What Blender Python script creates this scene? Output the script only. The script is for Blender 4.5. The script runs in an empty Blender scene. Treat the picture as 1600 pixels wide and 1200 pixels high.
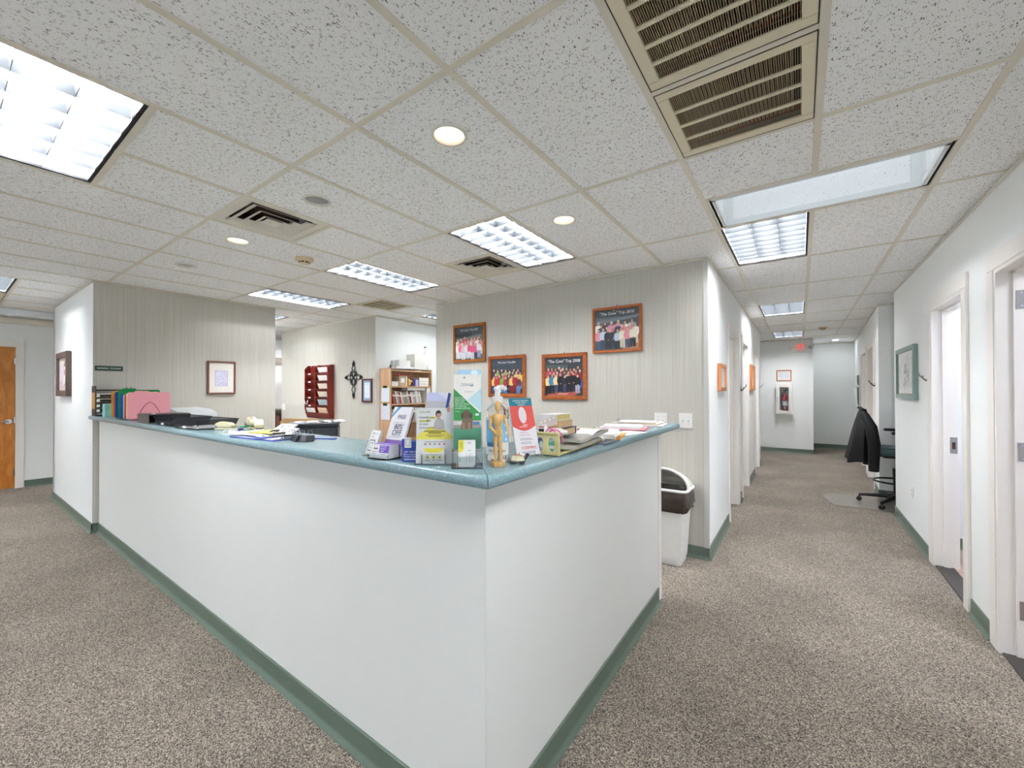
import bpy, bmesh, math, random
from mathutils import Matrix, Vector
random.seed(7)
SC = bpy.context.scene
COL = SC.collection
PI = math.pi
# ------------------------------------------------------------------ camera
cam_d = bpy.data.cameras.new('camera'); cam = bpy.data.objects.new('camera', cam_d); COL.objects.link(cam)
FPX, CYP, YAW, PIT, ROL = 638.85, 604.97, 0.6140, 0.0069, -0.0025
_r0 = Vector((math.cos(YAW), math.sin(YAW), 0)); _f0 = Vector((-math.sin(YAW), math.cos(YAW), 0)); _z = Vector((0, 0, 1))
_f = _f0 * math.cos(PIT) + _z * math.sin(PIT); _u = _z * math.cos(PIT) - _f0 * math.sin(PIT)
_x = _r0 * math.cos(ROL) + _u * math.sin(ROL); _y = _u * math.cos(ROL) - _r0 * math.sin(ROL)
mw = Matrix.Identity(4)
for i in range(3):
    mw[i][0] = _x[i]; mw[i][1] = _y[i]; mw[i][2] = -_f[i]
mw[2][3] = 1.45
cam.matrix_world = mw
cam_d.sensor_width = 36; cam_d.lens = FPX / 1600 * 36; cam_d.shift_y = (CYP - 600) / 1600; cam_d.clip_start = .02
SC.camera = cam
# ------------------------------------------------------------------ world, light levels, exposure
TUBE_E, CAN_E = 40.0, 1.2
w = bpy.data.worlds.new('world'); SC.world = w; w.use_nodes = True
bg = w.node_tree.nodes['Background']; bg.inputs[0].default_value = (.80, .90, 1, 1); bg.inputs[1].default_value = .65
vs = SC.view_settings; vs.view_transform = 'Standard'; vs.look = 'None'; vs.gamma = 1; vs.exposure = 1.46; vs.use_curve_mapping = False
try:
    SC.cycles.max_bounces = 10; SC.cycles.diffuse_bounces = 7; SC.cycles.transparent_max_bounces = 16
except Exception: pass

# ------------------------------------------------------------------ helpers
def lin(h):
    h = h.lstrip('#'); o = []
    for k in (0, 2, 4):
        c = int(h[k:k+2], 16) / 255
        o.append(c / 12.92 if c <= .04045 else ((c + .055) / 1.055) ** 2.4)
    return o
MATS = {}
def mat(name, hx, rough=.6, metal=0, var=.05, scale=40, bump=0, bscale=200, trans=0, ior=1.45, emit=0, ecol=None, alpha=1, spec=.5, stretch=(1,1,1)):
    if name in MATS: return MATS[name]
    m = bpy.data.materials.new(name); m.use_nodes = True; MATS[name] = m
    nt = m.node_tree; N = nt.nodes; L = nt.links; b = N['Principled BSDF']
    c = lin(hx)
    b.inputs['Roughness'].default_value = rough; b.inputs['Metallic'].default_value = metal
    b.inputs['Specular IOR Level'].default_value = spec
    b.inputs['Transmission Weight'].default_value = trans; b.inputs['IOR'].default_value = ior; b.inputs['Alpha'].default_value = alpha
    tc = N.new('ShaderNodeTexCoord'); mp = N.new('ShaderNodeMapping'); mp.inputs['Scale'].default_value = stretch
    L.new(tc.outputs['Object'], mp.inputs[0])
    nz = N.new('ShaderNodeTexNoise'); nz.inputs['Scale'].default_value = scale; nz.inputs['Detail'].default_value = 4
    L.new(mp.outputs[0], nz.inputs['Vector'])
    mx = N.new('ShaderNodeMix'); mx.data_type = 'RGBA'
    mx.inputs[6].default_value = [max(0, x * (1 - var)) for x in c] + [1]; mx.inputs[7].default_value = [min(1, x * (1 + var)) for x in c] + [1]
    L.new(nz.outputs[0], mx.inputs[0]); L.new(mx.outputs[2], b.inputs['Base Color'])
    if bump:
        n2 = N.new('ShaderNodeTexNoise'); n2.inputs['Scale'].default_value = bscale
        L.new(mp.outputs[0], n2.inputs['Vector'])
        bp = N.new('ShaderNodeBump'); bp.inputs['Strength'].default_value = bump; bp.inputs['Distance'].default_value = .002
        L.new(n2.outputs[0], bp.inputs['Height']); L.new(bp.outputs[0], b.inputs['Normal'])
    if emit:
        b.inputs['Emission Color'].default_value = (lin(ecol) if ecol else c) + [1]; b.inputs['Emission Strength'].default_value = emit
    return m
def nodes(m): return m.node_tree.nodes, m.node_tree.links, m.node_tree.nodes['Principled BSDF']
def ramp(N, stops):
    r = N.new('ShaderNodeValToRGB'); e = r.color_ramp.elements
    while len(e) < len(stops): e.new(.5)
    for k, (p, h) in enumerate(stops):
        e[k].position = p; e[k].color = (lin(h) if isinstance(h, str) else [h] * 3) + [1]
    return r

class M:
    def __init__(s): s.v = []; s.f = []
    def add(s, vs, fs):
        o = len(s.v); s.v += [Vector(p) for p in vs]; s.f += [[i + o for i in f] for f in fs]; return s
    def box(s, a, b):
        x0, y0, z0 = a; x1, y1, z1 = b
        return s.add([(x0,y0,z0),(x1,y0,z0),(x1,y1,z0),(x0,y1,z0),(x0,y0,z1),(x1,y0,z1),(x1,y1,z1),(x0,y1,z1)],
                     [(3,2,1,0),(4,5,6,7),(0,1,5,4),(1,2,6,5),(2,3,7,6),(3,0,4,7)])
    def cb(s, c, d):
        return s.box([c[i] - d[i] / 2 for i in range(3)], [c[i] + d[i] / 2 for i in range(3)])
    def cyl(s, p0, p1, r0, r1=None, n=16):
        return s.tube([p0, p1], [r0, r0 if r1 is None else r1], n)
    def tube(s, path, r, n=8, closed=False):
        P = [Vector(p) for p in path]; k = len(P); R = r if isinstance(r, (list, tuple)) else [r] * k
        vs = []; up = None
        for i, p in enumerate(P):
            if closed: t = P[(i + 1) % k] - P[i - 1]
            else: t = P[min(i + 1, k - 1)] - P[max(i - 1, 0)]
            t = t.normalized() if t.length > 1e-9 else Vector((0, 0, 1))
            if up is None:
                up = Vector((0, 0, 1)) if abs(t.z) < .9 else Vector((1, 0, 0))
            a = t.cross(up)
            if a.length < 1e-6: a = t.orthogonal()
            a.normalize(); b = a.cross(t).normalized(); up = b
            for j in range(n):
                w_ = 2 * PI * j / n; vs.append(p + (a * math.cos(w_) + b * math.sin(w_)) * R[i])
        fs = []
        for i in range(k if closed else k - 1):
            for j in range(n):
                i2 = (i + 1) % k; fs.append((i*n+j, i2*n+j, i2*n+(j+1) % n, i*n+(j+1) % n))
        if not closed:
            fs.append(tuple(range(n))); fs.append(tuple((k-1)*n + j for j in reversed(range(n))))
        return s.add(vs, fs)
    def lathe(s, prof, n=24, c=(0, 0, 0), sx=1, sy=1, cap=True):
        vs = []; k = len(prof)
        for r, z in prof:
            for j in range(n):
                w_ = 2*PI*j/n; vs.append((c[0] + sx*r*math.cos(w_), c[1] + sy*r*math.sin(w_), c[2] + z))
        fs = [(i*n+j, i*n+(j+1) % n, (i+1)*n+(j+1) % n, (i+1)*n+j) for i in range(k-1) for j in range(n)]
        if cap and prof[0][0] > 1e-6: fs.append(tuple(reversed(range(n))))
        if cap and prof[-1][0] > 1e-6: fs.append(tuple((k-1)*n + j for j in range(n)))
        return s.add(vs, fs)
    def ell(s, c, r, n=14, m=9):
        vs = []; fs = []
        for i in range(m + 1):
            t = PI * i / m
            for j in range(n):
                w_ = 2*PI*j/n; vs.append((c[0]+r[0]*math.sin(t)*math.cos(w_), c[1]+r[1]*math.sin(t)*math.sin(w_), c[2]-r[2]*math.cos(t)))
        for i in range(m):
            for j in range(n): fs.append((i*n+j, i*n+(j+1) % n, (i+1)*n+(j+1) % n, (i+1)*n+j))
        return s.add(vs, fs)
    def prism(s, pts, y0, y1):            # polygon in the xz plane (counter-clockwise seen from -y), swept from y0 to y1
        n = len(pts); vs = [(x, y0, z) for x, z in pts] + [(x, y1, z) for x, z in pts]
        fs = [tuple(range(n)), tuple(reversed(range(n, 2*n)))] + [(i+n, (i+1) % n+n, (i+1) % n, i) for i in range(n)]
        return s.add(vs, fs)
    def prismz(s, pts, z0, z1):
        n = len(pts); vs = [(x, y, z0) for x, y in pts] + [(x, y, z1) for x, y in pts]
        fs = [tuple(reversed(range(n))), tuple(range(n, 2*n))] + [(i, (i+1) % n, (i+1) % n+n, i+n) for i in range(n)]
        return s.add(vs, fs)
    def loft(s, rings, cap=True):
        n = len(rings[0]); k = len(rings); vs = [p for r in rings for p in r]
        fs = [(i*n+j, i*n+(j+1) % n, (i+1)*n+(j+1) % n, (i+1)*n+j) for i in range(k-1) for j in range(n)]
        if cap: fs += [tuple(reversed(range(n))), tuple((k-1)*n+j for j in range(n))]
        return s.add(vs, fs)
    def xf(s, mtx): s.v = [mtx @ p for p in s.v]; return s
def RZ(a): return Matrix.Rotation(a, 4, 'Z')
def RX(a): return Matrix.Rotation(a, 4, 'X')
def RY(a): return Matrix.Rotation(a, 4, 'Y')
def TR(*p): return Matrix.Translation(p)
def rrect(x0, z0, x1, z1, r, n=4):
    o = []
    for cx, cz, a in ((x1-r, z0+r, -90), (x1-r, z1-r, 0), (x0+r, z1-r, 90), (x0+r, z0+r, 180)):
        for k in range(n+1):
            t = math.radians(a + 90*k/n); o.append((cx + r*math.cos(t), cz + r*math.sin(t)))
    return o
def obj(name, mb, m, parent=None, bevel=0, smooth=False, seg=2, rot=None, loc=None, fixn=True):
    me = bpy.data.meshes.new(name)
    me.from_pydata([tuple(p) for p in mb.v], [], [tuple(f) for f in mb.f]); me.update()
    bm = bmesh.new(); bm.from_mesh(me)
    if fixn: bmesh.ops.recalc_face_normals(bm, faces=bm.faces)
    if bevel:
        ed = [e for e in bm.edges if len(e.link_faces) == 2 and e.calc_face_angle(0) > .6]
        bmesh.ops.bevel(bm, geom=ed, offset=bevel, segments=seg, affect='EDGES', clamp_overlap=True)
    bm.to_mesh(me); bm.free()
    if smooth or bevel:
        for p in me.polygons: p.use_smooth = True
        me.set_sharp_from_angle(angle=.7)
    me.materials.append(m)
    o = bpy.data.objects.new(name, me); COL.objects.link(o)
    if parent: o.parent = parent
    if rot: o.rotation_euler = rot
    if loc: o.location = loc
    return o
def tag(o, label, cat, group=None):
    o['label'] = label; o['category'] = cat
    if group: o['group'] = group
    return o
def T(name, label, cat, loc=(0, 0, 0), rz=0, group=None):
    o = bpy.data.objects.new(name, None); COL.objects.link(o); o.empty_display_size = .05
    o.location = loc; o.rotation_euler = (0, 0, rz)
    return tag(o, label, cat, group)
def struct(name, mb, m, parent=None, **k):
    o = obj(name, mb, m, parent, **k)
    if not parent: o['kind'] = 'structure'
    return o
def sempty(name, loc=(0, 0, 0), rz=0):
    o = bpy.data.objects.new(name, None); COL.objects.link(o); o.location = loc; o.rotation_euler = (0, 0, rz)
    o['kind'] = 'structure'; return o
def dup(o, parent=None, loc=None, rot=None):
    c = o.copy(); COL.objects.link(c)
    if parent: c.parent = parent
    if loc is not None: c.location = loc
    if rot is not None: c.rotation_euler = rot
    return c
# flat print: coloured shapes on a sheet (xz plane, facing -y)
def print_mat():
    if 'printed ink' in MATS: return MATS['printed ink']
    m = mat('printed ink', '#ffffff', .45, var=.02); N, L, b = nodes(m)
    a = N.new('ShaderNodeVertexColor'); a.layer_name = 'Col'
    mx = [n for n in N if n.bl_idname == 'ShaderNodeMix'][0]
    q = N.new('ShaderNodeMix'); q.data_type = 'RGBA'; q.blend_type = 'MULTIPLY'; q.inputs[0].default_value = 1
    L.new(a.outputs[0], q.inputs[6]); L.new(mx.outputs[2], q.inputs[7]); L.new(q.outputs[2], b.inputs['Base Color'])
    return m
def R_(x0, z0, x1, z1, c): return (c, [(x0, z0), (x1, z0), (x1, z1), (x0, z1)])
def E_(cx, cz, rx, rz, c, n=12): return (c, [(cx + rx*math.cos(2*PI*k/n), cz + rz*math.sin(2*PI*k/n)) for k in range(n)])
def prn(parent, polys, y=-.001, name='printed_picture', step=.00012):
    vs = []; fs = []; cs = []
    for k, (c, pts) in enumerate(polys):
        o = len(vs); vs += [(x, y - step*k, z) for x, z in pts]; fs.append(tuple(range(o, o + len(pts)))); cs += [lin(c) + [1]] * len(pts)
    me = bpy.data.meshes.new(name); me.from_pydata(vs, [], fs); me.update()
    at = me.color_attributes.new('Col', 'FLOAT_COLOR', 'POINT')
    for k, c in enumerate(cs): at.data[k].color = c
    me.materials.append(print_mat())
    o = bpy.data.objects.new(name, me); COL.objects.link(o); o.parent = parent
    return o
def txt(parent, s, x, z, size, m, y=-.003, align='CENTER', shear=0, name='lettering', ext=0, sx=1, rot=0):
    cu = bpy.data.curves.new('t', 'FONT'); cu.body = s; cu.size = size; cu.align_x = align; cu.align_y = 'CENTER'; cu.shear = shear; cu.extrude = ext
    cu.resolution_u = 2; cu.space_line = .95
    to = bpy.data.objects.new('t', cu); COL.objects.link(to)
    me = bpy.data.meshes.new_from_object(to); bpy.data.objects.remove(to); bpy.data.curves.remove(cu)
    me.transform(TR(x, y, z) @ RX(PI/2) @ RZ(rot) @ Matrix.Diagonal((sx, 1, 1, 1)))
    me.materials.clear(); me.materials.append(m); me.name = name
    o = bpy.data.objects.new(name, me); COL.objects.link(o); o.parent = parent
    return o

# ------------------------------------------------------------------ materials of the setting
H = 2.585
wallp = mat('wall paint', '#eceeec', .55, var=.015, scale=3, bump=.04, bscale=300)
white_trim = mat('white trim paint', '#ebe6e0', .35, var=.02, scale=5)
cream_trim = mat('cream trim', '#dcd6c6', .4, var=.03, scale=8)
green_base = mat('green rubber base', '#5d6c5f', .35, var=.06, scale=6)
def wallpaper():
    m = mat('striped wallpaper', '#c4bfb2', .6, var=.03, scale=3); N, L, b = nodes(m)
    tc = N['Texture Coordinate'] if 'Texture Coordinate' in N else [n for n in N if n.bl_idname == 'ShaderNodeTexCoord'][0]
    mp = N.new('ShaderNodeMapping'); mp.inputs['Scale'].default_value = (1, 1, .008); L.new(tc.outputs['Object'], mp.inputs[0])
    n1 = N.new('ShaderNodeTexNoise'); n1.inputs['Scale'].default_value = 95; n1.inputs['Detail'].default_value = 5; n1.inputs['Roughness'].default_value = .7
    L.new(mp.outputs[0], n1.inputs['Vector'])
    r = ramp(N, [(.25, '#b3aea1'), (.45, '#c3bfb4'), (.58, '#cac7be'), (.78, '#d8d5ce')]); L.new(n1.outputs[0], r.inputs[0])
    mp2 = N.new('ShaderNodeMapping'); mp2.inputs['Scale'].default_value = (1, 1, .35); L.new(tc.outputs['Object'], mp2.inputs[0])
    n2 = N.new('ShaderNodeTexNoise'); n2.inputs['Scale'].default_value = 260; L.new(mp2.outputs[0], n2.inputs['Vector'])
    r2 = ramp(N, [(.3, .82), (.7, 1.0)]); L.new(n2.outputs[0], r2.inputs[0])
    q = N.new('ShaderNodeMix'); q.data_type = 'RGBA'; q.blend_type = 'MULTIPLY'; q.inputs[0].default_value = .6
    L.new(r.outputs[0], q.inputs[6]); L.new(r2.outputs[0], q.inputs[7]); L.new(q.outputs[2], b.inputs['Base Color'])
    return m
wallpap = wallpaper()
def carpet():
    m = mat('grey loop carpet', '#7a746c', .95, var=.05, spec=.1); N, L, b = nodes(m)
    tc = [n for n in N if n.bl_idname == 'ShaderNodeTexCoord'][0]
    v = N.new('ShaderNodeTexVoronoi'); v.inputs['Scale'].default_value = 290; L.new(tc.outputs['Object'], v.inputs['Vector'])
    sp = N.new('ShaderNodeSeparateColor'); L.new(v.outputs['Color'], sp.inputs[0])
    r = ramp(N, [(0, '#35322f'), (.25, '#625c56'), (.5, '#847c73'), (.75, '#a09689'), (1, '#c8bba8')]); L.new(sp.outputs[0], r.inputs[0])
    n1 = N.new('ShaderNodeTexNoise'); n1.inputs['Scale'].default_value = 140; n1.inputs['Detail'].default_value = 6; L.new(tc.outputs['Object'], n1.inputs['Vector'])
    r1 = ramp(N, [(.3, .74), (.7, 1.1)]); r1.color_ramp.elements[1].color = (1.1, 1.08, 1.05, 1); L.new(n1.outputs[0], r1.inputs[0])
    q = N.new('ShaderNodeMix'); q.data_type = 'RGBA'; q.blend_type = 'MULTIPLY'; q.inputs[0].default_value = 1
    L.new(r.outputs[0], q.inputs[6]); L.new(r1.outputs[0], q.inputs[7])
    n3 = N.new('ShaderNodeTexNoise'); n3.inputs['Scale'].default_value = 1.6; n3.inputs['Detail'].default_value = 3; L.new(tc.outputs['Object'], n3.inputs['Vector'])
    r3 = ramp(N, [(.38, .80), (.62, 1.0)]); L.new(n3.outputs[0], r3.inputs[0])
    q2 = N.new('ShaderNodeMix'); q2.data_type = 'RGBA'; q2.blend_type = 'MULTIPLY'; q2.inputs[0].default_value = .8
    L.new(q.outputs[2], q2.inputs[6]); L.new(r3.outputs[0], q2.inputs[7]); L.new(q2.outputs[2], b.inputs['Base Color'])
    bp = N.new('ShaderNodeBump'); bp.inputs['Strength'].default_value = .5; bp.inputs['Distance'].default_value = .004
    L.new(v.outputs['Distance'], bp.inputs['Height']); L.new(bp.outputs[0], b.inputs['Normal'])
    return m
def tilemat(nm='fissured ceiling tile', dim='2D'):
    m = mat(nm, '#f5f5f4', .9, var=.02, scale=8, spec=.15); N, L, b = nodes(m)
    tc = [n for n in N if n.bl_idname == 'ShaderNodeTexCoord'][0]
    oi = N.new('ShaderNodeObjectInfo'); mu = N.new('ShaderNodeVectorMath'); mu.operation = 'SCALE'; mu.inputs[3].default_value = 37
    L.new(oi.outputs['Random'], mu.inputs[0]); ad = N.new('ShaderNodeVectorMath'); L.new(tc.outputs['Object'], ad.inputs[0]); L.new(mu.outputs[0], ad.inputs[1])
    last = None
    base = [n for n in N if n.bl_idname == 'ShaderNodeMix'][0].outputs[2]
    nz = N.new('ShaderNodeTexNoise'); nz.inputs['Scale'].default_value = 60; L.new(ad.outputs[0], nz.inputs['Vector'])
    for ang, sc, st, th in ((.5, 88, (1, .33, 1), .17), (1.9, 96, (1, .3, 1), .16), (2.9, 100, (1, .45, 1), .15), (0, 210, (1, 1, 1), .15)):
        mp = N.new('ShaderNodeMapping'); mp.inputs['Rotation'].default_value = (0, 0, ang); mp.inputs['Scale'].default_value = st; L.new(ad.outputs[0], mp.inputs[0])
        v = N.new('ShaderNodeTexVoronoi'); v.inputs['Scale'].default_value = sc; v.voronoi_dimensions = dim; L.new(mp.outputs[0], v.inputs['Vector'])
        a = N.new('ShaderNodeMapRange'); a.inputs[1].default_value = .36; a.inputs[2].default_value = .72; a.inputs[3].default_value = 0; a.inputs[4].default_value = th; L.new(nz.outputs[0], a.inputs[0])
        lt = N.new('ShaderNodeMath'); lt.operation = 'LESS_THAN'; L.new(v.outputs['Distance'], lt.inputs[0]); L.new(a.outputs[0], lt.inputs[1])
        if last is None: last = lt.outputs[0]
        else:
            x = N.new('ShaderNodeMath'); x.operation = 'MAXIMUM'; L.new(last, x.inputs[0]); L.new(lt.outputs[0], x.inputs[1]); last = x.outputs[0]
    q = N.new('ShaderNodeMix'); q.data_type = 'RGBA'; L.new(last, q.inputs[0]); L.new(base, q.inputs[6]); q.inputs[7].default_value = lin('#6a655e') + [1]
    L.new(q.outputs[2], b.inputs['Base Color'])
    return m
carp = carpet(); tile_m = tilemat(); well_m = tilemat('fissured well panel', '3D')
def laminate():
    m = mat('teal speckled laminate', '#88a6a8', .2, var=.02); N, L, b = nodes(m)
    tc = [n for n in N if n.bl_idname == 'ShaderNodeTexCoord'][0]
    v = N.new('ShaderNodeTexVoronoi'); v.inputs['Scale'].default_value = 420; L.new(tc.outputs['Object'], v.inputs['Vector'])
    sp = N.new('ShaderNodeSeparateColor'); L.new(v.outputs['Color'], sp.inputs[0])
    r = ramp(N, [(0, '#6b878d'), (.3, '#7a979d'), (.7, '#829fa5'), (1, '#9ab3b7')]); L.new(sp.outputs[0], r.inputs[0]); L.new(r.outputs[0], b.inputs['Base Color'])
    return m
lam = laminate()
def wood(name, dark, light, rough=.35, sc=9, st=(1, 1, .08)):
    m = mat(name, light, rough, var=.03); N, L, b = nodes(m)
    tc = [n for n in N if n.bl_idname == 'ShaderNodeTexCoord'][0]
    mp = N.new('ShaderNodeMapping'); mp.inputs['Scale'].default_value = st; L.new(tc.outputs['Object'], mp.inputs[0])
    n1 = N.new('ShaderNodeTexNoise'); n1.inputs['Scale'].default_value = sc; n1.inputs['Detail'].default_value = 6; n1.inputs['Distortion'].default_value = 1.5; L.new(mp.outputs[0], n1.inputs['Vector'])
    r = ramp(N, [(.3, dark), (.7, light)]); L.new(n1.outputs[0], r.inputs[0]); L.new(r.outputs[0], b.inputs['Base Color'])
    return m
maple = wood('maple door veneer', '#b26a22', '#d08a3c', .3, 14, (1, 1, .25))
beech = wood('pale beech veneer', '#b78f6b', '#cfab88', .5, 20)
orange_wood = wood('orange stained wood', '#8f4417', '#b0642c', .3, 40, (.3, 1, 1))
honey_wood = wood('honey stained wood', '#8a4d12', '#a96a24', .3, 40, (.3, 1, 1))
brown_wood = wood('brown stained wood', '#6b4433', '#8b6050', .4, 40)
cherry = wood('cherry wood', '#6d1e17', '#8b2c20', .28, 16)
mann_wood = wood('pale turned wood', '#c39556', '#deb87c', .45, 60)
oak = wood('light oak frame wood', '#b06a3c', '#cc8a58', .45, 40)
black_pl = mat('black plastic', '#141416', .4, var=.1)
black_mt = mat('black painted metal', '#101012', .45, var=.1)
grey_pl = mat('grey plastic', '#9ea0a0', .45)
dgrey_pl = mat('dark grey plastic', '#34373c', .4)
cream_pl = mat('cream plastic', '#d8cda4', .4)
beige_pl = mat('beige plastic', '#d3c88f', .42)
white_pl = mat('white plastic', '#eceae6', .35)
paper = mat('white paper', '#efeeee', .8, var=.02)
paper2 = mat('off-white paper', '#dfd6c6', .8, var=.03)
chrome = mat('chrome', '#c8c8cc', .15, 1, var=.02)
steel = mat('brushed steel', '#a8a6a2', .35, 1, var=.06, scale=60)
alu = mat('grey louver enamel', '#303437', .4, 0, var=.02)
clear = mat('clear acrylic', '#f6fafa', .03, trans=1, ior=1.25, var=0, spec=.4)
glass = mat('clear glass', '#ffffff', .02, trans=1, ior=1.2, var=0)
red_pl = mat('red enamel', '#b3161f', .35)
blue_pl = mat('blue plastic', '#1f3fb0', .35)
ink = mat('dark ink', '#2b2b33', .6); ink_grey = mat('grey ink', '#7a7a82', .6); ink_w = mat('white ink', '#f7f7f7', .6); ink_red = mat('red ink', '#d0262c', .6); ink_navy = mat('navy ink', '#28265a', .6)

# ================================================================== THE SETTING
GX = lambda i: .0685 + .5399 * i
GY = lambda j: 1.0446 + 1.0798 * j
fl = struct('floor', M().box((-9.8, -4.7, -.05), (4.7, 13, 0)), carp)
# -------- walls: the face lies on the line p0 -> p1 and looks to the right of that walk
def wline(p0, p1): 
    return (p0[0], p0[1], 0), math.atan2(p1[1]-p0[1], p1[0]-p0[0]), math.hypot(p1[0]-p0[0], p1[1]-p0[1])
def wall(name, p0, p1, t, m, holes=(), top=H-.003, z0=0):
    loc, rz, L = wline(p0, p1); mb = M(); s = 0
    for a, b, zt in sorted(holes):
        mb.box((s, 0, z0), (a, t, top)); mb.box((a, 0, zt), (b, t, top)); s = b
    mb.box((s, 0, z0), (L, t, top))
    o = struct(name, mb, m); o.location = loc; o.rotation_euler = (0, 0, rz); return o
BASE = [(0, 0), (-.024, 0), (-.022, .006), (-.012, .016), (-.008, .03), (-.008, .098), (-.004, .102), (0, .102)]
def baseboard(name, p0, p1, skip=(), e0=0, e1=0, parent=None):
    loc, rz, L = wline(p0, p1); mb = M(); s = -e0
    segs = []
    for a, b in sorted(skip): segs.append((s, a)); s = b
    segs.append((s, L + e1))
    for a, b in segs:
        n = len(BASE); vs = [(a, y, z) for y, z in BASE] + [(b, y, z) for y, z in BASE]
        mb.add(vs, [tuple(range(n)), tuple(reversed(range(n, 2*n)))] + [(i, (i+1) % n, (i+1) % n+n, i+n) for i in range(n)])
    o = struct(name, mb, green_base, smooth=True); o.location = loc; o.rotation_euler = (0, 0, rz); return o
TOP = H + .32
LC0, LC1 = (-.645, 3.8104), (-.645, 9.4)        # corridor, left side
RC0, RC1 = (.895, 6.4204), (.895, 1.2)         # right side
SR0, SR1 = (1.06, 12.7), (.86, 7.32)          # far right side, slightly askew
dl = [(5.07, 5.87), (6.28, 7.06), (8.2, 8.92)]
dr = [(3.96, 4.76), (2.58, 3.40)]
dsr = [(7.88, 8.9), (9.25, 10.2)]
wall('wall_left_front', (-8.25, .945), (-5.9004, .945), .12, wallp)
wall('wall_left_end', (-5.9, .9454), (-5.9, 2.7196), .10, wallpap)
wall('wall_left_rear', (-5.9004, 2.72), (-8.25, 2.72), .12, wallp)
wall('wall_left_side', (-8.25, 2.72), (-8.25, .945), .12, wallp)
wall('wall_back', (-8.1, 3.85), (-5.2304, 3.85), .12, wallpap)
wall('wall_back_side', (-5.23, 3.8504), (-5.23, 6.6), .10, wallp)
wall('wall_back_far', (-9.6, 6.6), (-3.8, 6.6), .12, wallp, top=TOP)
wall('wall_right_paper', (-3.9, 3.81), (-.6454, 3.81), .12, wallpap)
wall('wall_right_partition', (-3.897, 6.6), (-3.897, 3.8104), .12, wallp, top=TOP)
wall('wall_corridor_left', LC0, LC1, .13, wallp, [(a - 3.81, b - 3.81, 2.11) for a, b in dl])
wall('wall_corridor_right', RC0, RC1, .13, wallp, [(6.42 - b, 6.42 - a, 2.11) for a, b in dr], top=TOP)
Lsr = math.hypot(.2, 5.38)
wall('wall_corridor_far_right', SR0, SR1, .13, wallp, [((12.7 - b) * Lsr / 5.38, (12.7 - a) * Lsr / 5.38, 2.11) for a, b in dsr], top=TOP)
wall('wall_alcove', (.8605, 7.3204), (2.4, 7.3204), .12, wallp, top=TOP)
wall('wall_alcove_side', (2.4, 7.32), (2.4, 6.3), .1, wallp, top=TOP)
wall('wall_alcove_front', (2.4, 6.42), (.8955, 6.42), .118, wallp, top=TOP)
wall('wall_corridor_end', (-3.0, 11.28), (.2366, 11.28), .12, wallp, top=TOP)
wall('wall_corridor_end_side', (.237, 11.2804), (.237, 12.7), .12, wallp, top=TOP)
wall('wall_corridor_far', (.237, 12.7), (1.3, 12.7), .12, wallp, top=TOP)
wall('wall_far_left', (-9.6, -4.5), (-9.6, 6.6), .12, wallp, [(4.5 - .17, 4.5 + .74, 2.13)], top=TOP)
wall('wall_front', (4.5, -4.5), (-9.6, -4.5), .12, wallp, top=TOP, z0=2.5)
for q in range(9):  # added shopfront windows, out of view, to let daylight fill the room
    xa = 4.4 - q * 2.09 if q < 6 else 4.35 - (q - 6) * 1.9 + .0
    wd = sempty('window_%d' % (q + 1), (0, -4.56, 0) if q < 6 else (4.56, -4.4 + .05 - 3.2 + 3.2, 0), 0 if q < 6 else PI/2)
    if q >= 6: xa = 1.9 * (q - 6) + 2.1 - .3; wd['label'] = 'added tall shopfront window, daylight source behind the camera'
    for x0_, z0_, x1_, z1_ in ((xa - .05, .02, xa, 2.497), (xa - 2.09, .02, xa - 2.04, 2.497), (xa - 2.04, .02, xa - .05, .30), (xa - 2.04, 2.44, xa - .05, 2.497), (xa - 1.07, .30, xa - 1.02, 2.44)):
        obj('window_frame', M().box((x0_, -.03, z0_), (x1_, .03, z1_)), white_trim, wd)
wall('wall_cross_corridor', (-3.0, 9.4), (-3.0, 11.28), .1, wallp, top=TOP)
wall('wall_cross_corridor_near', (-.645, 9.4), (-3.0, 9.4), .1, wallp)
wall('wall_exam_room_left', (-2.6, 3.93), (-2.6, 9.3), .1, wallp)
# rooms behind the right-hand doors
roomw = mat('cool white room paint', '#e0e4ea', .6, var=.015, scale=3)
wall('wall_room_right', (3.3, 6.3), (3.3, 1.2), .1, roomw, top=TOP)
wall('wall_room_right_back', (1.03, 5.35), (3.3, 5.35), .1, roomw)
wall('wall_room_right_divider', (1.03, 3.62), (3.3, 3.62), .1, roomw)
wall('wall_room_right_front', (1.0255, 1.2), (4.5, 1.2), .1, roomw, top=TOP)
wall('wall_front_side', (4.5, 1.2), (4.5, -4.5), .12, wallp, top=TOP, z0=2.5)
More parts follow.
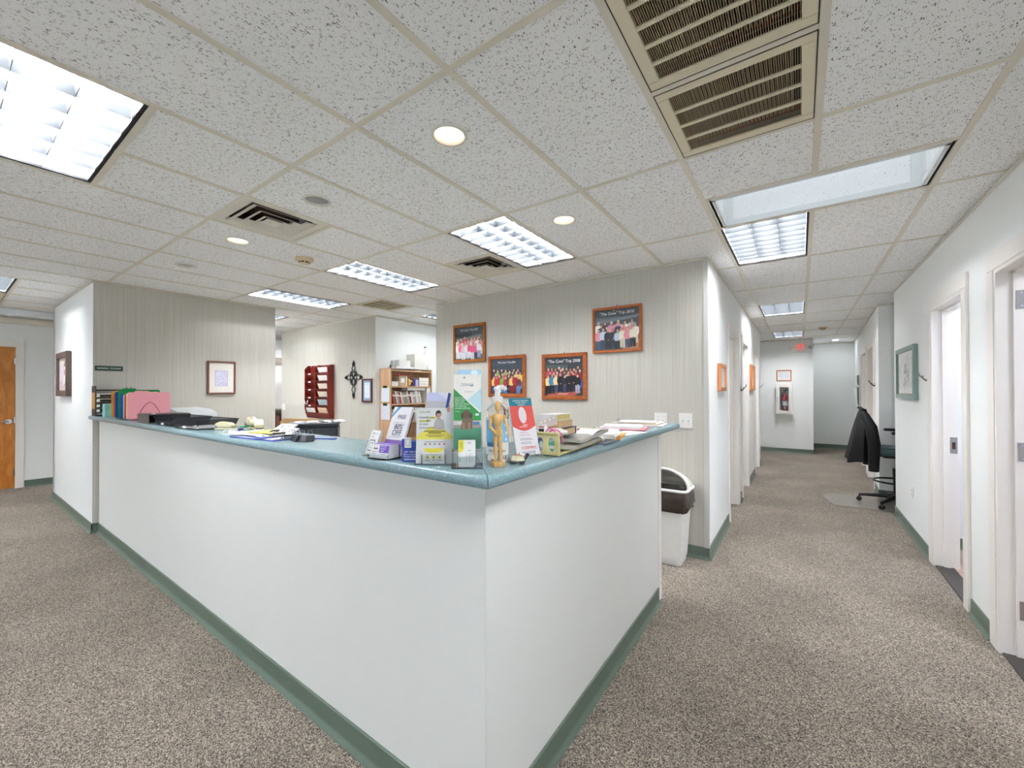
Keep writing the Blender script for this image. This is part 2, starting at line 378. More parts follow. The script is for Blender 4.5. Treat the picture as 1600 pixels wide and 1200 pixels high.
# corner guard and wall angle
corner_m = mat('grey vinyl corner guard', '#c9c8c2', .4, var=.02)
struct('trim_1', M().box((-.675, 3.803, .1), (-.645, 3.809, H-.01)).box((-.6445, 3.803, .1), (-.638, 3.84, H-.01)), corner_m)
struct('trim_2', M().box((-8.96, -4.4, H-.09), (-8.82, 3.8, H-.004)), mat('glossy white soffit', '#eef0f2', .2, var=.02), bevel=.008)
struct('trim_3', M().box((-9.6, -4.4, H-.13), (-9.5, 3.8, H-.05)), cream_trim, bevel=.006)
k = 3
for p0, p1 in (((-8.25, .945), (-5.9, .945)), ((-5.9, .945), (-5.9, 2.72)), ((-8.1, 3.85), (-5.23, 3.85)), ((-5.23, 3.85), (-5.23, 6.6)), ((-3.9, 3.81), (-.645, 3.81)), (LC0, LC1), ((.895, 6.42), (.895, 1.2)), (SR0, SR1), ((.86, 7.32), (2.4, 7.32)), ((-.75, 11.28), (.237, 11.28)), ((.237, 12.7), (1.3, 12.7))):
    k += 1; loc, rz, L = wline(p0, p1)
    o = struct('trim_%d' % k, M().box((0, -.018, H-.022), (L, -.001, H-.019)).box((0, -.003, H-.02), (L, -.0005, H-.002)), cream_trim); o.location = loc; o.rotation_euler = (0, 0, rz)
# baseboards
baseboard('baseboard_left_front', (-8.25, .945), (-5.9, .945), e1=.008)
baseboard('baseboard_left_end', (-5.9, .945), (-5.9, .99), e0=.008)
baseboard('baseboard_far_left', (-9.6, -4.5), (-9.6, 6.6), [(4.5 - .24, 4.5 + .81)])
baseboard('baseboard_back', (-8.1, 3.85), (-5.23, 3.85))
baseboard('baseboard_right_paper', (-3.9, 3.81), (-.645, 3.81), e1=.008)
baseboard('baseboard_corridor_left', LC0, LC1, [(a - 3.81 - .085, b - 3.81 + .085) for a, b in dl], e0=.008)
baseboard('baseboard_corridor_right', RC0, RC1, [(6.42 - b - .105, 6.42 - a + .105) for a, b in dr])
baseboard('baseboard_corridor_far_right', SR0, SR1, [((12.7 - b) * Lsr / 5.38 - .085, (12.7 - a) * Lsr / 5.38 + .085) for a, b in dsr])
baseboard('baseboard_alcove', (.86, 7.32), (2.4, 7.32))
baseboard('baseboard_corridor_end', (-3, 11.28), (.237, 11.28), e1=.008)
baseboard('baseboard_corridor_end_side', (.237, 11.28), (.237, 12.7), e0=.008)
baseboard('baseboard_corridor_far', (.237, 12.7), (1.1, 12.7))
baseboard('baseboard_room_right_divider', (1.03, 3.62), (3.3, 3.62))
baseboard('baseboard_room_right_back', (1.03, 5.35), (3.3, 5.35))
# wood floor of the right-hand rooms: planks, each its own part
wf = struct('floor_wood', M().box((.905, 1.2, 0.0005), (3.3, 5.35, .003)), mat('wood floor bed', '#6d5a4c', .5))
plk = [wood('oak plank %d' % q, a, b_, .4, 12, (.15, 1, 1)) for q, (a, b_) in enumerate((('#8f7460', '#b09480'), ('#a08673', '#c2a896'), ('#957c6c', '#b79f8e')))]
for q in range(27):
    y = 1.22 + q * .152
    for r_, x in enumerate((.93, 1.6)): 
        if x == .93: a, b_ = .91, 1.25 + .3 * (q % 3)
        else: a, b_ = 1.253 + .3 * (q % 3), 3.29
        obj('plank', M().box((a, y, .003), (b_, y + .15, .006)), plk[(q * 2 + r_) % 3], wf)
# -------- doors and door frames (local frame of their wall: s along, y into the wall)
thr = mat('dark threshold strip', '#3a3632', .5)
hinge_m = steel
def doorway(name, p0, p1, a, b, zt, t, cw=.075, leaf=None, leafmat=None, swing=0, strike=None, hinge_at=None, label=None):
    loc, rz, L = wline(p0, p1); r = sempty(name, loc, rz)
    if label: r['label'] = label
    obj('casing', M().box((a - cw, -.016, 0), (a, -.0005, zt)), white_trim, r, bevel=.003)
    obj('casing', M().box((b, -.016, 0), (b + cw, -.0005, zt)), white_trim, r, bevel=.003)
    obj('casing', M().box((a - cw, -.016, zt), (b + cw, -.0005, zt + cw)), white_trim, r, bevel=.003)
    obj('jamb', M().box((a, -.012, 0), (a + .02, t + .012, zt)).box((a + .02, .05, 0), (a + .034, .088, zt)), white_trim, r)
    obj('jamb', M().box((b - .02, -.012, 0), (b, t + .012, zt)).box((b - .034, .05, 0), (b - .02, .088, zt)), white_trim, r)
    obj('jamb', M().box((a + .02, -.012, zt - .02), (b - .02, t + .012, zt)).box((a + .02, .05, zt - .034), (b - .02, .088, zt - .02)), white_trim, r)
    lm = leafmat or white_trim
    if leaf == 'closed':
        lf = obj('door_leaf', M().box((a + .022, swing, .01), (b - .022, swing + .04, zt - .022)), lm, r)
    elif leaf in ('open_a', 'open_b'):
        x = a + .024 if leaf == 'open_a' else b - .024
        sg = 1 if leaf == 'open_a' else -1
        lf = obj('door_leaf', M().box((0, 0, .01), (sg * .04, (b - a) - .05, zt - .025)), lm, r, loc=(x, t + .014, 0), rot=(0, 0, swing))
    else: lf = None
    return r, lf
def hinge(r, x, y, z, sx):      # leaf plate with screws, lying on a jamb face that looks along s
    h_ = obj('hinge', M().box((min(x, x + sx * .003), y, z - .05), (max(x, x + sx * .003), y + .075, z + .05)).cyl((x + sx * .004, y + .078, z - .05), (x + sx * .004, y + .078, z + .05), .007, n=8), hinge_m, r)
    for dy, dz in ((.018, .035), (.055, .035), (.03, 0), (.055, -.035), (.018, -.035)):
        obj('screw', M().cyl((x + sx * .003, y + dy, z + dz), (x + sx * .0045, y + dy, z + dz), .0045, n=8), chrome, h_)
# door 1: far left, maple leaf, lever handle
d1, lf = doorway('door_1', (-9.6, -4.5), (-9.6, 6.6), 4.33, 5.24, 2.13, .12, .065, 'closed', maple, .012, label='maple wood door at far left in white frame')
hd = obj('door_handle', M().cyl((5.155, .012, 1.0), (5.155, -.012, 1.0), .034, n=20).cyl((5.155, -.012, 1.0), (5.155, -.05, 1.0), .012, n=12), chrome, lf)
obj('lever', M().tube([(5.155, -.05, 1.0), (5.12, -.052, 1.003), (5.04, -.05, 1.0)], [.011, .010, .008], 10), chrome, lf, smooth=True)
for z in (.24, 1.02, 1.9): obj('hinge', M().cyl((5.212, -.012, z - .045), (5.212, -.012, z + .045), .008, n=8), chrome, d1)
# left side of the corridor
for q, (a, b) in enumerate(dl):
    r, lf = doorway('door_%d' % (q + 2), LC0, LC1, a - 3.81, b - 3.81, 2.11, .13, .075, 'open_b', None, math.radians(4), label='white frame of open corridor door %s' % ('nearest the wallpaper corner', 'in the middle of the left side', 'farthest along the left side')[q])
    if q == 0:
        for z in (.22, 1.12, 1.9): hinge(r, a - 3.81 + .0195, .0, z, 1)
# right side of the corridor
r, lf = doorway('door_5', RC0, RC1, 6.42 - 4.76, 6.42 - 3.96, 2.11, .13, .1, label='white door frame with strike plate beside framed art')
sp_ = obj('strike_plate', M().box((6.42 - 4.76 + .0195, .088, .93), (6.42 - 4.76 + .0225, .133, 1.06)), steel, r, bevel=.001)
obj('strike_hole', M().box((6.42 - 4.76 + .0226, .102, .965), (6.42 - 4.76 + .0235, .122, 1.02)), mat('dark strike pocket', '#4a2f20', .6), sp_)
obj('threshold', M().box((6.42 - 4.74, .001, .0005), (6.42 - 3.98, .11, .008)), thr, r)
r, lf = doorway('door_6', RC0, RC1, 6.42 - 3.40, 6.42 - 2.58, 2.11, .13, .1, 'open_a', None, math.radians(-8), label='white door frame with three steel hinges at right edge')
for z in (.26, 1.11, 1.93): hinge(r, 6.42 - 3.40 + .0345, .06, z, 1)
obj('threshold', M().box((6.42 - 3.38, .001, .0005), (6.42 - 2.6, .11, .008)), thr, r)
for q, (a, b) in enumerate(dsr):
    doorway('door_%d' % (7 + q), SR0, SR1, (12.7 - b) * Lsr / 5.38, (12.7 - a) * Lsr / 5.38, 2.11, .13, .075, 'closed', None, .09, label='white door far down the corridor, right side, ' + ('nearer', 'farther')[q])

# -------- ceiling: slab, tiles, grid, and the things let into it
slab = M()
wx0, wx1, wy0, wy1 = GX(-1) + .04, GX(1) - .03, GY(1.5) + .03, GY(2) - .02
for a, b in (((-9.8, -4.7), (4.7, wy0)), ((-9.8, wy1), (4.7, 13)), ((-9.8, wy0), (wx0, wy1)), ((wx1, wy0), (4.7, wy1))):
    slab.box((a[0], a[1], H + .32), (b[0], b[1], H + .38))
ceil = struct('ceiling', slab, mat('dark plenum deck', '#8a8a88', .9))
half = {}          # cells that hold half tiles
occ = []           # rectangles taken by lights, grilles, diffusers
def takes(i0, i1, j0, j1): occ.append((GX(i0), GX(i1), GY(j0), GY(j1)))
TROF = [(-6, -4, -1, -.5, 'x'), (-4, -3, 1, 2, 'y'), (-7, -6, 1, 2, 'y'), (-10, -9, 1, 2, 'y'), (-1, 0, 2, 3, 'y'), (-1, 0, 5, 6, 'y'), (-1, 0, 8, 9, 'y'), (-14, -12, -1, -.5, 'x'), (-14, -12, 1.5, 2, 'x'), (-9, -8, 3, 4, 'y'),
        (-3, -2, -4, -3, 'y'), (-8, -7, -4, -3, 'y'), (-13, -12, -4, -3, 'y'), (0, 1, -1, 0, 'y'), (-10, -8, -2.5, -2, 'x'), (-17, -15, 1.5, 2, 'x'), (-17, -15, -2.5, -2, 'x'), (-17, -16, 3, 4, 'y')]  # this row: extra ceiling lights added out of view to brighten the room
TROF_OFF = [0, 0, 0, -.05] + [0] * 14
for c in TROF: takes(*c[:4])
takes(-1, 0, 0, .5); takes(-1, 0, .5, 1); takes(-6, -5, 0, .5); takes(-5, -4, 1.5, 2); takes(-9, -8, 2, 2.5); takes(-16, -14, -1, -.5); takes(-1, 1, 1.5, 2)
def hit(x0, x1, y0, y1): return any(x0 < r[1] - .01 and x1 > r[0] + .01 and y0 < r[3] - .01 and y1 > r[2] + .01 for r in occ)
cells = []
for i in range(-18, 2):
    for j in range(-2, 11):
        x0, x1, y0, y1 = GX(i), GX(i+1), GY(j), GY(j+1); xc, yc = (x0+x1)/2, (y0+y1)/2
        ok = (yc < 3.85) or (xc < -3.8 and yc < 6.6) or (i >= -2 and yc > 3.8)
        if not ok: continue
        if i == 1: x1 = min(x1, 1.0 if yc < 6.4 else 1.148)
        if not hit(x0, x1, y0, y1): cells.append((x0, x1, y0, y1))
        else:
            ym = (y0 + y1) / 2
            for a, b in ((y0, ym), (ym, y1)):
                if not hit(x0, x1, a, b): cells.append((x0, x1, a, b))
tmesh = {}
edges = {}
CANS = [(-1.268, 1.32), (-1.28, 2.42), (-2.35, 1.32), (-3.46, 1.325), (-4.53, 1.315)]
def holed(w_, l, cx, cy, r, t_):
    n = 32; out = []; inn = []
    angs = sorted([2*PI*k/n for k in range(n)] + [math.atan2(yy - cy, xx - cx) % (2*PI) for xx in (0, w_) for yy in (0, l)])
    for a in angs:
        ca, sa = math.cos(a), math.sin(a)
        s_ = min(((w_ - cx) if ca > 0 else cx) / max(1e-9, abs(ca)), ((l - cy) if sa > 0 else cy) / max(1e-9, abs(sa)))
        out.append((cx + ca*s_, cy + sa*s_)); inn.append((cx + ca*r, cy + sa*r))
    n = len(angs); vs = []
    for z in (0, t_): vs += [(x, y, z) for x, y in out] + [(x, y, z) for x, y in inn]
    fs = []
    for k in range(n):
        k2 = (k+1) % n
        fs += [(k, k2, n+k2, n+k), (2*n+k2, 2*n+k, 3*n+k, 3*n+k2), (n+k, n+k2, 3*n+k2, 3*n+k), (k2, k, 2*n+k, 2*n+k2)]
    return M().add(vs, fs)
for x0, x1, y0, y1 in cells:
    hc = [c_ for c_ in CANS if x0 < c_[0] < x1 and y0 < c_[1] < y1]
    if hc:
        obj('ceiling_tile', holed(x1-x0-.004, y1-y0-.004, hc[0][0]-x0-.002, hc[0][1]-y0-.002, .067, .016), tile_m, ceil, loc=(x0 + .002, y0 + .002, H)); continue
    key = (round(x1-x0, 3), round(y1-y0, 3))
    if key not in tmesh:
        o = obj('ceiling_tile', M().box((0, 0, 0), (x1-x0-.004, y1-y0-.004, .016)), tile_m, ceil); tmesh[key] = o
        o.location = (x0 + .002, y0 + .002, H)
    else: dup(tmesh[key], ceil, (x0 + .002, y0 + .002, H))
rects = cells + occ
def merge(segs):
    out = []
    for a, b in sorted(segs):
        if out and a <= out[-1][1] + .02: out[-1][1] = max(out[-1][1], b)
        else: out.append([a, b])
    return out
vx = {}; hy = {}
for x0, x1, y0, y1 in rects:
    if y0 < -1.2: continue
    vx.setdefault(round(x0, 3), []).append((y0, y1)); vx.setdefault(round(x1, 3), []).append((y0, y1))
    hy.setdefault(round(y0, 3), []).append((x0, x1)); hy.setdefault(round(y1, 3), []).append((x0, x1))
FW = .0135
for x, s in vx.items():
    for a, b in merge(s): obj('ceiling_runner', M().box((x - FW, a - FW, H - .005), (x + FW, b + FW, H - .0005)), cream_trim, ceil)
for y, s in hy.items():
    for a, b in merge(s): obj('ceiling_runner', M().box((a + FW, y - FW*.9, H - .0045), (b - FW, y + FW*.9, H - .0006)), cream_trim, ceil)
for a, b in (((-9.6, -4.5), (4.5, GY(-2))), ((1.0, 1.1), (3.4, 7.3)), ((1.0, GY(-2)), (4.5, 1.2)), ((-3.85, 3.9), (-.66, 9.4)), ((-3.0, 9.4), (GX(-2), 11.3)), ((1.14, 7.2), (3.4, 12.8)), ((-9.6, 3.85), (-8.8, 6.6))):
    occ2 = [r for r in occ if r[0] < b[0] and r[1] > a[0] and r[2] < b[1] and r[3] > a[1]]
    # plain panels beyond the visible grid, cut around lamps
    xs = sorted({a[0], b[0]} | {v for r in occ2 for v in r[:2] if a[0] < v < b[0]}); ys = sorted({a[1], b[1]} | {v for r in occ2 for v in r[2:] if a[1] < v < b[1]})
    mb = M()
    for p in range(len(xs)-1):
        for q in range(len(ys)-1):
            cx, cy = (xs[p]+xs[p+1])/2, (ys[q]+ys[q+1])/2
            if not any(r[0] < cx < r[1] and r[2] < cy < r[3] for r in occ2): mb.box((xs[p], ys[q], H), (xs[p+1], ys[q+1], H + .015))
    obj('ceiling_panel', mb, tile_m, ceil)
# skylight well: lined with tile, white corner trims
wl = M()
well_h = .42
cool_tile = tile_m
for nm, a, b in (('well_panel', (wx0 - .015, wy1, H), (wx1 + .015, wy1 + .012, H + well_h)), ('well_panel', (wx0 - .015, wy0 - .012, H), (wx1 + .015, wy0, H + well_h)), ('well_panel', (wx0 - .012, wy0, H), (wx0, wy1, H + well_h)), ('well_panel', (wx1, wy0, H), (wx1 + .012, wy1, H + well_h))):
    obj(nm, M().box(a, b), well_m, ceil)
tw = mat('white well trim', '#e4e6e4', .4)
for a, b in (((wx0, wy1 - .02, H - .004), (wx1, wy1 - .001, H + .03)), ((wx0, wy0 + .001, H - .004), (wx1, wy0 + .02, H + .03)), ((wx0 + .001, wy0, H - .004), (wx0 + .02, wy1, H + .03)), ((wx1 - .02, wy0, H - .004), (wx1 - .001, wy1, H + .03)), ((wx0 + .02, wy1 - .012, H + .03), (wx0 + .06, wy1 - .001, H + well_h)), ((wx1 - .06, wy1 - .012, H + .03), (wx1 - .02, wy1 - .001, H + well_h))):
    obj('well_trim', M().box(a, b), tw, ceil)
obj('well_border', M().box((GX(-1) + .014, GY(1.5) + .014, H), (wx0 - .001, GY(2) - .014, H + .012)).box((wx1 + .001, GY(1.5) + .014, H), (GX(1) - .014, GY(2) - .014, H + .012)).box((wx0, GY(1.5) + .012, H), (wx1, wy0 - .012, H + .012)), mat('off-white well border', '#dcd9d0', .5), ceil)

# ================================================================== CEILING FIXTURES
tube_m = mat('lit fluorescent tube', '#ffffff', .5, emit=TUBE_E, ecol='#f8f9ff', var=0)
dim_m = mat('dim fluorescent tube', '#ffffff', .5, emit=TUBE_E * .5, ecol='#f7faff', var=0)
pan_m = mat('white enamel reflector', '#c9cccc', .3, var=.01)
def troffer(w_, l, label, loc, rz, nt_=3, nc=8, group='recessed fluorescent ceiling lights'):
    t = T('troffer_light', label, 'ceiling light', loc, rz, group)
    a, b = w_ / 2, l / 2
    fr = M()
    for x0, y0, x1, y1 in ((-a, -b, a, -b+.014), (-a, b-.014, a, b), (-a, -b+.014, -a+.012, b-.014), (a-.012, -b+.014, a, b-.014)): fr.box((x0, y0, .0005), (x1, y1, .012))
    obj('frame', fr, black_mt, t)
    hs = M()
    for x0, y0, x1, y1 in ((-a+.006, -b+.006, a-.006, -b+.012), (-a+.006, b-.012, a-.006, b-.006), (-a+.006, -b+.012, -a+.012, b-.012), (a-.012, -b+.012, a-.006, b-.012)): hs.box((x0, y0, .013), (x1, y1, .125))
    hs.box((-a+.006, -b+.006, .125), (a-.006, b-.006, .13))
    obj('reflector_pan', hs, pan_m, t)
    for k in range(nt_):
        x = (k - (nt_-1)/2) * (w_ - .06) / nt_
        obj('lamp_tube', M().cyl((x, -b+.03, .09), (x, b-.03, .09), .017, n=10), tube_m, t, smooth=True)
    for k in range(1, nt_):
        x = -a + .015 + k * (w_ - .03) / nt_; obj('louver_blade', M().prism([(x-.001, .004), (x+.001, .004), (x+.004, .055), (x-.004, .055)], -b+.015, b-.015), alu, t)
    for k in range(1, nc):
        y = -b + .015 + k * (l - .03) / nc
        obj('louver_blade', M().add([(-a+.013, y-.001, .004), (a-.013, y-.001, .004), (a-.013, y+.001, .004), (-a+.013, y+.001, .004), (-a+.013, y-.004, .05), (a-.013, y-.004, .05), (a-.013, y+.004, .05), (-a+.013, y+.004, .05)], [(3,2,1,0),(4,5,6,7),(0,1,5,4),(1,2,6,5),(2,3,7,6),(3,0,4,7)]), alu, t)
    return t
tl = ['large bright recessed light at the upper left, over the aisle', 'recessed louvered light above the group photos, beside a small downlight', 'recessed louvered light left of the small square grille, over the station', 'cool white recessed light nearest the striped left wall',
      'recessed light at the corridor mouth beneath the skylight well', 'recessed light midway down the corridor ceiling', 'recessed light at the corridor end near the exit sign', 'recessed light at the far left edge beside a return grille', 'recessed light half hidden behind the striped left wall', 'recessed light half hidden behind the wall of group photos',
      'added recessed light behind the camera, right of centre', 'added recessed light behind the camera, centre', 'added recessed light behind the camera, left', 'added recessed light above the camera beside the right wall', 'added recessed light behind the camera over the aisle', 'added recessed light in the rear passage behind the striped left wall', 'added recessed light behind the camera by the maple door', 'added recessed light over the white shelving behind the back wall']
proto = None; protos = {}
for k, (i0, i1, j0, j1, ax) in enumerate(TROF):
    cx, cy = (GX(i0)+GX(i1))/2 + TROF_OFF[k], (GY(j0)+GY(j1))/2
    rz = PI/2 if ax == 'x' else 0
    nc = 6 if k == 0 else 9
    if nc not in protos: protos[nc] = troffer(.5399 - .03, 1.0798 - .03, tl[k], (cx, cy, H), rz, 3, nc)
    else:
        s = protos[nc]; c = dup(s, None, (cx, cy, H), (0, 0, rz)); c['label'] = tl[k]
        for ch in list(s.children):
            q = dup(ch, c)
            if k == 9 and ch.name.startswith('lamp_tube'):
                q.data = q.data.copy(); q.data.materials[0] = dim_m
# downlights
lens_m = mat('lit downlight lens', '#fff4e0', .5, emit=CAN_E, ecol='#ffe6bf', var=0)
def downlight(x, y, lit, label):
    t = T('downlight', label, 'ceiling light', (x, y, H), 0, 'round downlights')
    obj('trim_ring', M().lathe([(.066, -.001), (.080, -.001), (.078, -.006), (.068, -.008), (.064, -.002), (.064, .03)], 28, cap=False), mat('white metal ring', '#d8d5ca', .4), t, smooth=True)
    obj('reflector_cone', M().lathe([(.0645, .001), (.060, .04), (.052, .075)], 28, cap=False), mat('painted glint cone', '#e8e8e6', .25, .5, var=.15, scale=60, stretch=(1, 1, .05)) if not lit else pan_m, t, smooth=True)  # unlit cone: bright reflected streaks are put into its colour
    if lit: obj('lens', M().lathe([(.0635, .004), (.0635, .007)], 28), lens_m, t)
    else: obj('dead_lamp', M().lathe([(.01, .05), (.04, .055), (.05, .076)], 20), mat('unlit lamp glass', '#b8b8b4', .2), t, smooth=True)
far_l = mat('added far downlight', '#ffffff', .5, emit=45, ecol='#f4f8ff', var=0)
for x, y, l, lb in ((-1.268, 1.32, 1, 'lit round downlight nearest the camera, largest in the ceiling'), (-1.28, 2.42, 1, 'lit round downlight right of the louvered light, above the photos'), (-2.35, 1.32, 0, 'unlit chrome downlight beside the square air diffuser'), (-3.46, 1.325, 1, 'lit round downlight left of the smoke detector'), (-4.53, 1.315, 0, 'small unlit chrome downlight nearest the nursing station sign wall')):
    downlight(x, y, l, lb)
t = T('downlight', 'added round downlight brightening the far end of the corridor', 'ceiling light', (.66, 11.95, H - .001), 0, 'round downlights')  # added lamp that brightens the dark end of the corridor
obj('trim_ring', M().lathe([(.066, -.001), (.080, -.001), (.078, -.006), (.068, -.008), (.064, -.002)], 24, cap=False), white_pl, t, smooth=True); obj('lens', M().lathe([(.064, -.004), (.064, -.0015)], 24), far_l, t)
# square step-down air diffusers
diff_m = mat('cream diffuser enamel', '#d9d4c6', .4, var=.04, scale=20); duct_m = mat('dark rusty duct', '#3f2a18', .7, var=.5, scale=18)
def diffuser(x, y, s, label):
    t = T('air_diffuser', label, 'air vent', (x, y, H), 0, 'stepped square air diffusers')
    a = s / 2 - .014
    def ring(r0, z0, r1, z1, th=.002):
        vs = []
        for r_, z in ((r0, z0), (r1, z1), (r1, z1 + th), (r0, z0 + th)): vs += [(-r_, -r_, z), (r_, -r_, z), (r_, r_, z), (-r_, r_, z)]
        return M().add(vs, [(i*4+j, i*4+(j+1) % 4, ((i+1) % 4)*4+(j+1) % 4, ((i+1) % 4)*4+j) for i in range(4) for j in range(4)])
    obj('flange', ring(a, -.001, a*.80, .004), diff_m, t)
    obj('neck', ring(a*.80, .004, a*.76, .02), diff_m, t)
    for q, (r0, r1) in enumerate(((.75, .60), (.53, .40), (.34, .21))):
        obj('cone', ring(a*r0, -.002 - .006*q, a*r1, .016 - .006*q), diff_m, t)
    obj('centre_plate', M().add([(-a*.2, -a*.2, -.006), (a*.2, -a*.2, -.006), (a*.2, a*.2, -.006), (-a*.2, a*.2, -.006), (0, 0, -.012)], [(3,2,1,0), (0,1,4), (1,2,4), (2,3,4), (3,0,4)]), diff_m, t)
    obj('duct', M().box((-a*.86, -a*.86, .09), (a*.86, a*.86, .1)).box((-a*.86, -a*.86, .02), (-a*.84, a*.86, .09)).box((a*.84, -a*.86, .02), (a*.86, a*.86, .09)).box((-a*.84, -a*.86, .02), (a*.84, -a*.84, .09)).box((-a*.84, a*.84, .02), (a*.84, a*.86, .09)), duct_m, t)
    for dx, dy in ((-.6, .3), (-.2, .6), (.3, .62), (.62, .4), (.1, -.6)):
        obj('damper_clip', M().cb((a*dx, a*dy, .045), (.03, .02, .03)), grey_pl, t, rot=None)
diffuser((GX(-6)+GX(-5))/2, GY(.25), .5399, 'stepped square air diffuser beside the unlit chrome downlight')
diffuser((GX(-5)+GX(-4))/2, GY(1.75), .5399, 'stepped square air diffuser next to the louvered light above the photos')
# return grilles
gr_m = mat('ivory grille enamel', '#ddd3b8', .4, var=.03); filt_m = mat('dusty pleated filter', '#9a8a70', .9, var=.6, scale=160, stretch=(1, 1, 1)); rust = mat('rusty duct rim', '#6b3019', .7, var=.3)
def grille(x0, x1, y0, y1, nb, ns, label, fine=True):
    cx, cy = (x0+x1)/2, (y0+y1)/2; a, b = (x1-x0)/2 - .016, (y1-y0)/2 - .016
    t = T('return_grille', label, 'air vent', (cx, cy, H), 0, 'ceiling return grilles')
    m_ = .042
    fr = M()
    for q in ((-a, -b, a, -b+m_), (-a, b-m_, a, b), (-a, -b+m_, -a+m_, b-m_), (a-m_, -b+m_, a, b-m_)): fr.box((q[0], q[1], -.006), (q[2], q[3], .004))
    obj('frame', fr, gr_m, t, bevel=.002)
    sf = M()
    for q in ((-a-.002, -b-.002, a+.002, -b+.001), (-a-.002, b-.001, a+.002, b+.002), (-a-.002, -b, -a+.001, b), (a-.001, -b, a+.002, b)): sf.box((q[0], q[1], -.0065), (q[2], q[3], -.0055))
    obj('shadow_gap', sf, mat('dark seam', '#3b372f', .8), t)
    x_, y_ = a - m_, b - m_
    slat = None
    for k in range(ns):
        x = -x_ + (k + .5) * 2 * x_ / ns
        if slat is None: slat = obj('slat', M().box((-.0008, -y_, -.002), (.0008, y_, .005)), mat('shaded ivory slat', '#b3a384', .5), t, loc=(x, 0, 0))  # ivory slats coloured tan, their shade put into the colour
        else: dup(slat, t, (x, 0, 0))
    for k in range(1, nb):
        y = -y_ + k * 2 * y_ / nb; obj('cross_bar', M().box((-x_, y-.006, -.0065), (x_, y+.006, .002)), gr_m, t)
    for k in range(26):
        x = -x_ + .03 + k * (2*x_ - .06) / 25
        if fine: obj('filter_pleat', M().prism([(x-.0055, .045), (x+.0055, .045), (x+.003, .022), (x-.003, .022)], -y_, y_-.02), filt_m, t)
    obj('filter', M().box((-x_, -y_, .06), (x_, y_, .066)), mat('dark filter felt', '#15110d', .9, var=.3), t)
    obj('duct_rim', M().box((-a+.02, -b+.02, .066), (a-.02, b-.02, .09)).box((-x_-.01, y_-.02, .03), (x_+.01, y_+.01, .066)).box((-x_-.01, -y_-.01, .03), (x_+.01, -y_, .066)).box((-x_-.01, -y_, .03), (-x_+.02, y_, .066)).box((x_, -y_, .03), (x_+.01, y_, .066)), rust, t)
grille(GX(-1), GX(0), GY(0), GY(.5), 5, 62, 'ivory return grille at the top edge of the ceiling, nearer of two')
grille(GX(-1), GX(0), GY(.5), GY(1), 4, 62, 'ivory return grille between the other grille and the skylight well')
grille(GX(-9), GX(-8), GY(2), GY(2.5), 5, 30, 'brownish return grille above the bookshelf end of the station', False)
grille(GX(-16), GX(-15), GY(-1), GY(-.5), 2, 20, 'small return grille at the far left edge, outer half', False)
grille(GX(-15), GX(-14), GY(-1), GY(-.5), 2, 20, 'small return grille at the far left edge, beside the light', False)
# smoke detectors
sm_m = mat('yellowed plastic', '#d9c6a0', .5)
def smoke(x, y, label):
    t = T('smoke_detector', label, 'smoke detector', (x, y, H), 0, 'ceiling smoke detectors')
    obj('base', M().lathe([(.0, -.0006), (.072, -.0006), (.074, -.016), (.066, -.022), (.05, -.024)], 24), sm_m, t, smooth=True)
    obj('sensor_head', M().lathe([(.045, -.022), (.044, -.030), (.040, -.030), (.040, -.042), (.030, -.048), (.0, -.050)], 24), sm_m, t, smooth=True)
    v = M()
    for k in range(8): v.add([tuple(RZ(k*PI/4) @ Vector(p)) for p in ((.0415, -.012, -.032), (.0415, .012, -.032), (.0415, .012, -.041), (.0415, -.012, -.041), (.039, -.012, -.032), (.039, .012, -.032), (.039, .012, -.041), (.039, -.012, -.041))], [(0,1,2,3),(7,6,5,4),(0,4,5,1),(1,5,6,2),(2,6,7,3),(3,7,4,0)])
    obj('vent_slots', v, black_pl, t)
smoke(-3.48, 1.84, 'yellowed smoke detector on the ceiling over the nursing station')
smoke(.35, 9.4, 'yellowed smoke detector on the corridor ceiling')
# plain panel lamps added out of view to light the side rooms
room_l = mat('added lit room panel', '#ffffff', .5, emit=14, ecol='#eef3ff', var=0)
for x, y, lb in ((1.9, 4.4, 'added ceiling panel light in the room behind the nearer art wall'), (1.9, 2.6, 'added ceiling panel light in the room at right edge'), (-1.6, 5.6, 'added ceiling panel light in the first left exam room'), (-1.6, 8.0, 'added ceiling panel light in the far left exam room')):
    t = T('added_panel_light', lb, 'ceiling light', (x, y, H), 0, 'added panel lights in side rooms')
    obj('frame', M().box((-.3, -.3, -.02), (.3, .3, -.001)), white_pl, t); obj('diffuser', M().box((-.27, -.27, -.023), (.27, .27, -.0205)), room_l, t)

# ================================================================== COUNTER
ct = T('reception_counter', 'long white L-shaped nursing station counter with teal top and green base', 'counter', (-.80, .99, 0))
O = (-.80, .99)
def cw_(mb): return mb.xf(TR(.80, -.99, 0))
panel_m = mat('white laminate panel', '#e2e3df', .45, var=.015, scale=4, bump=.03, bscale=250)
obj('front_panel', cw_(M().box((-5.88, .99, .0), (-.8041, 1.08, 1.158))), panel_m, ct)
obj('side_panel', cw_(M().box((-.804, .9905, .0), (-.80, 2.86, 1.158)).box((-.89, 1.081, .0), (-.8041, 2.86, 1.158))), panel_m, ct)
obj('end_post', cw_(M().box((-.91, 2.861, .0), (-.795, 2.93, 1.158))), white_trim, ct, bevel=.003)
obj('corner_bead', cw_(M().box((-.8045, .9893, .1), (-.7994, .9935, 1.158))), mat('worn corner bead', '#dedfdb', .4), ct)
OX, OY = -.735, .922        # outer edge of the top
prof = [(0, 1.182)]
for k in range(7):
    t_ = PI/2 * k / 6; prof.append((.018 - .018*math.cos(t_) if k else 0, 1.182 + .018*math.sin(t_)))
